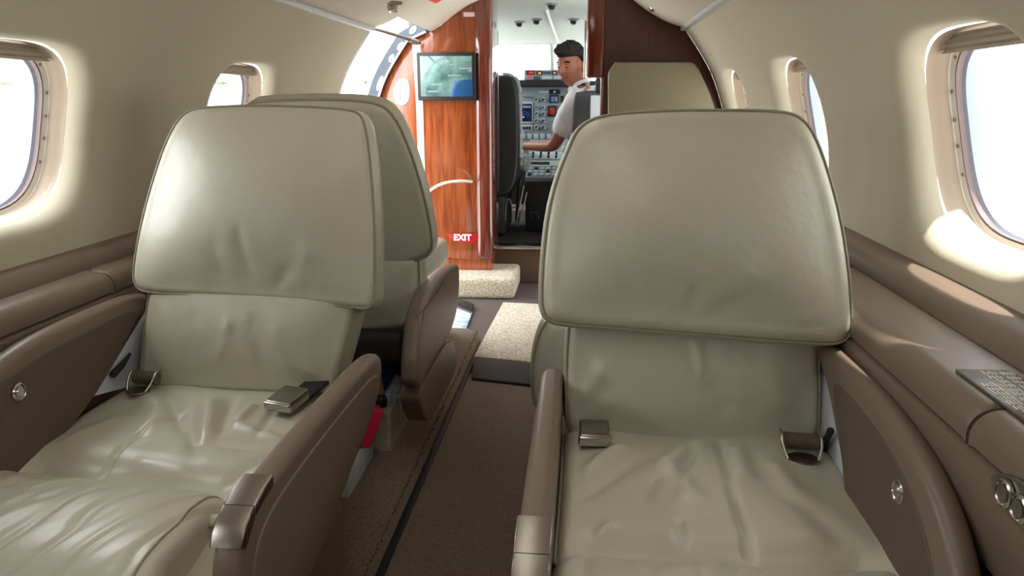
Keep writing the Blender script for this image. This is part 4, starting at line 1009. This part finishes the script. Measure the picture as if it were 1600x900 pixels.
# ------------------------------------------------------------------ outside
M['apron'] = mat('apron', srgb(205,203,196), .9, var=(.4, srgb(215,213,208), .3, .7))
M['tree'] = mat('hazy_foliage', srgb(150,190,140), .9)  # green lightened so the distant haze is part of the colour
M['air'] = mat('aircraft_blue', srgb(120,170,200), .4); M['airw'] = mat('aircraft_white', srgb(225,235,240), .4)
bm = bmesh.new(); bmesh.ops.create_grid(bm, x_segments=2, y_segments=2, size=900); bmesh.ops.translate(bm, verts=bm.verts, vec=(0,0,-1.0)); TILT = Matrix.Rotation(math.radians(1.45), 4, 'X'); bmesh.ops.transform(bm, verts=bm.verts, matrix=TILT)
st(link('ground', bm, 'apron', None, 0, origin=False), 'pale concrete apron')
bm = bmesh.new()
for k in range(420):
    a = math.radians(random.uniform(80, 188)); d = 400+random.uniform(-10,10)
    x, y = d*math.cos(a), d*math.sin(a)
    if a < math.radians(90): continue
    r = random.uniform(2.0,3.6); zz = -1+r*.5
    m_ = Matrix.Translation((x,y,zz)) @ Matrix.Diagonal((r*1.6,r*1.6,r*.8,1)); g = bmesh.ops.create_icosphere(bm, subdivisions=2, radius=1, matrix=m_)
    for v in g['verts']: v.co += (v.co-Vector((x,y,zz)))*.25*noise.noise(v.co*1.3)
bmesh.ops.transform(bm, verts=bm.verts, matrix=TILT)
tl = link('tree_line', bm, 'tree', None, 60, origin=False); tag(tl, 'haze-paled green line of trees at the far side of the airfield', 'trees'); tl['kind'] = 'stuff'
pb = AX(1558, 214, 20.0)
ac = thing('parked_aircraft', (pb.x, pb.y, -1.0), 'blue and white high-wing aircraft parked outside the near right window', 'aircraft')
AP = lambda dx, dy, z: Vector((pb.x+dx, pb.y+dy, z))
S_ = lambda px, py: AX(px, py, 20.0)
fz0 = S_(1560,213).z; fz1 = S_(1560,201).z; wz = S_(1560,190).z
fus = []
for (t, r) in ((0,.10),(.8,.18),(2.2,.28),(3.4,.42),(4.6,.50),(5.4,.42),(5.9,.22)): fus.append((t, r))
dirv = (S_(1640,205)-S_(1510,205)); dirv.z = 0; L_ = dirv.length; dirv.normalize(); st0 = S_(1512, 207)
bm = bmesh.new(); lathebm(bm, [(r*.55, t*L_/4.5) for t, r in fus], st0, dirv, 20); link('fuselage', bm, 'air', ac, 60)
w0 = S_(1512,190); w1 = S_(1640,189)
bm = bmesh.new(); rb(bm, 0, (w1-w0).length, -.5, .5, -.05, .05, .04, 2); bmesh.ops.transform(bm, verts=bm.verts, matrix=Matrix.Translation(w0) @ dirv.to_track_quat('X','Z').to_matrix().to_4x4()); link('wing', bm, 'air', ac, 40)
tube('strut', [S_(1582,189), S_(1581,216)], .05, 'airw', ac)
for xx in (1535, 1600):
    p = S_(xx,213); tube('landing_leg', [Vector((p.x,p.y,p.z+.2)), Vector((p.x,p.y,-.85))], .04, 'airw', ac); lathe('wheel', [(.1,-.06),(.18,-.05),(.18,.05),(.1,.06)], (p.x,p.y,-.82), dirv.cross(Vector((0,0,1))), 'gasket', ac)
# ------------------------------------------------------------------ light, camera
W = bpy.data.worlds.new('World'); SC.world = W; W.use_nodes = True
bg = W.node_tree.nodes['Background']; bg.inputs[0].default_value = (.93,.97,1,1)
wt = W.node_tree; tc = wt.nodes.new('ShaderNodeTexCoord'); sx_ = wt.nodes.new('ShaderNodeSeparateXYZ'); mr = wt.nodes.new('ShaderNodeMapRange')
mr.inputs['From Min'].default_value = -.8; mr.inputs['From Max'].default_value = .6; mr.inputs['To Min'].default_value = 7.5; mr.inputs['To Max'].default_value = 3.0
wt.links.new(tc.outputs['Generated'], sx_.inputs[0]); wt.links.new(sx_.outputs['X'], mr.inputs['Value']); wt.links.new(mr.outputs[0], bg.inputs['Strength'])
sl = bpy.data.lights.new('sun', 'SUN'); sl.energy = 8; sl.angle = .02; sl.color = (1,.97,.92)
so = bpy.data.objects.new('sun', sl); COL.objects.link(so); sd_ = Vector((.29,.05,1)).normalized(); so.rotation_euler = sd_.to_track_quat('Z','Y').to_euler()
def portal(c, n, w, h):
    l = bpy.data.lights.new('portal', 'AREA'); l.shape = 'RECTANGLE'; l.size = w; l.size_y = h; l.cycles.is_portal = True
    o = bpy.data.objects.new('portal', l); COL.objects.link(o); o.location = c; o.rotation_euler = (-Vector(n)).to_track_quat('Z','Y').to_euler()
for sd, ws_ in ((1, RW_), (-1, LW_)):
    p, n = prof(SC0)
    for w in ws_: q = p + n*.17; portal((q.x*sd, w, q.z), (-n.x*sd, 0, -n.z), .42, .42)
portal((-.88, 3.18, .70), (1,0,0), .9, 1.5)
portal((0,5.0,1.12), (0,-1,0), 1.2, .4)
# dim fill lamps, added out of view below the headliner to brighten the seats
for yy in (.25, .95):
    l = bpy.data.lights.new('added_fill', 'AREA'); l.shape = 'RECTANGLE'; l.size = .25; l.size_y = .9; l.energy = 1.2; l.color = (1,.97,.92)
    o = bpy.data.objects.new('added_fill', l); COL.objects.link(o); o.location = (0, yy, 1.372)
cd = bpy.data.cameras.new('camera'); cam = bpy.data.objects.new('camera', cd); COL.objects.link(cam)
cam.location = CAM; cd.sensor_width = 36; cd.lens = FP/1600*36; cd.clip_start = .02; cd.clip_end = 3000
cam.matrix_world = Matrix.Translation(CAM) @ Matrix((cr, cu, -cf)).transposed().to_4x4()
SC.camera = cam
SC.view_settings.view_transform = 'Standard'; SC.view_settings.look = 'None'; SC.view_settings.gamma = 1
SC.view_settings.use_curve_mapping = False; SC.view_settings.exposure = .41
SC.cycles.max_bounces = 16; SC.cycles.diffuse_bounces = 10; SC.cycles.transparent_max_bounces = 16
SC.cycles.use_denoising = True; SC.cycles.sample_clamp_indirect = 8
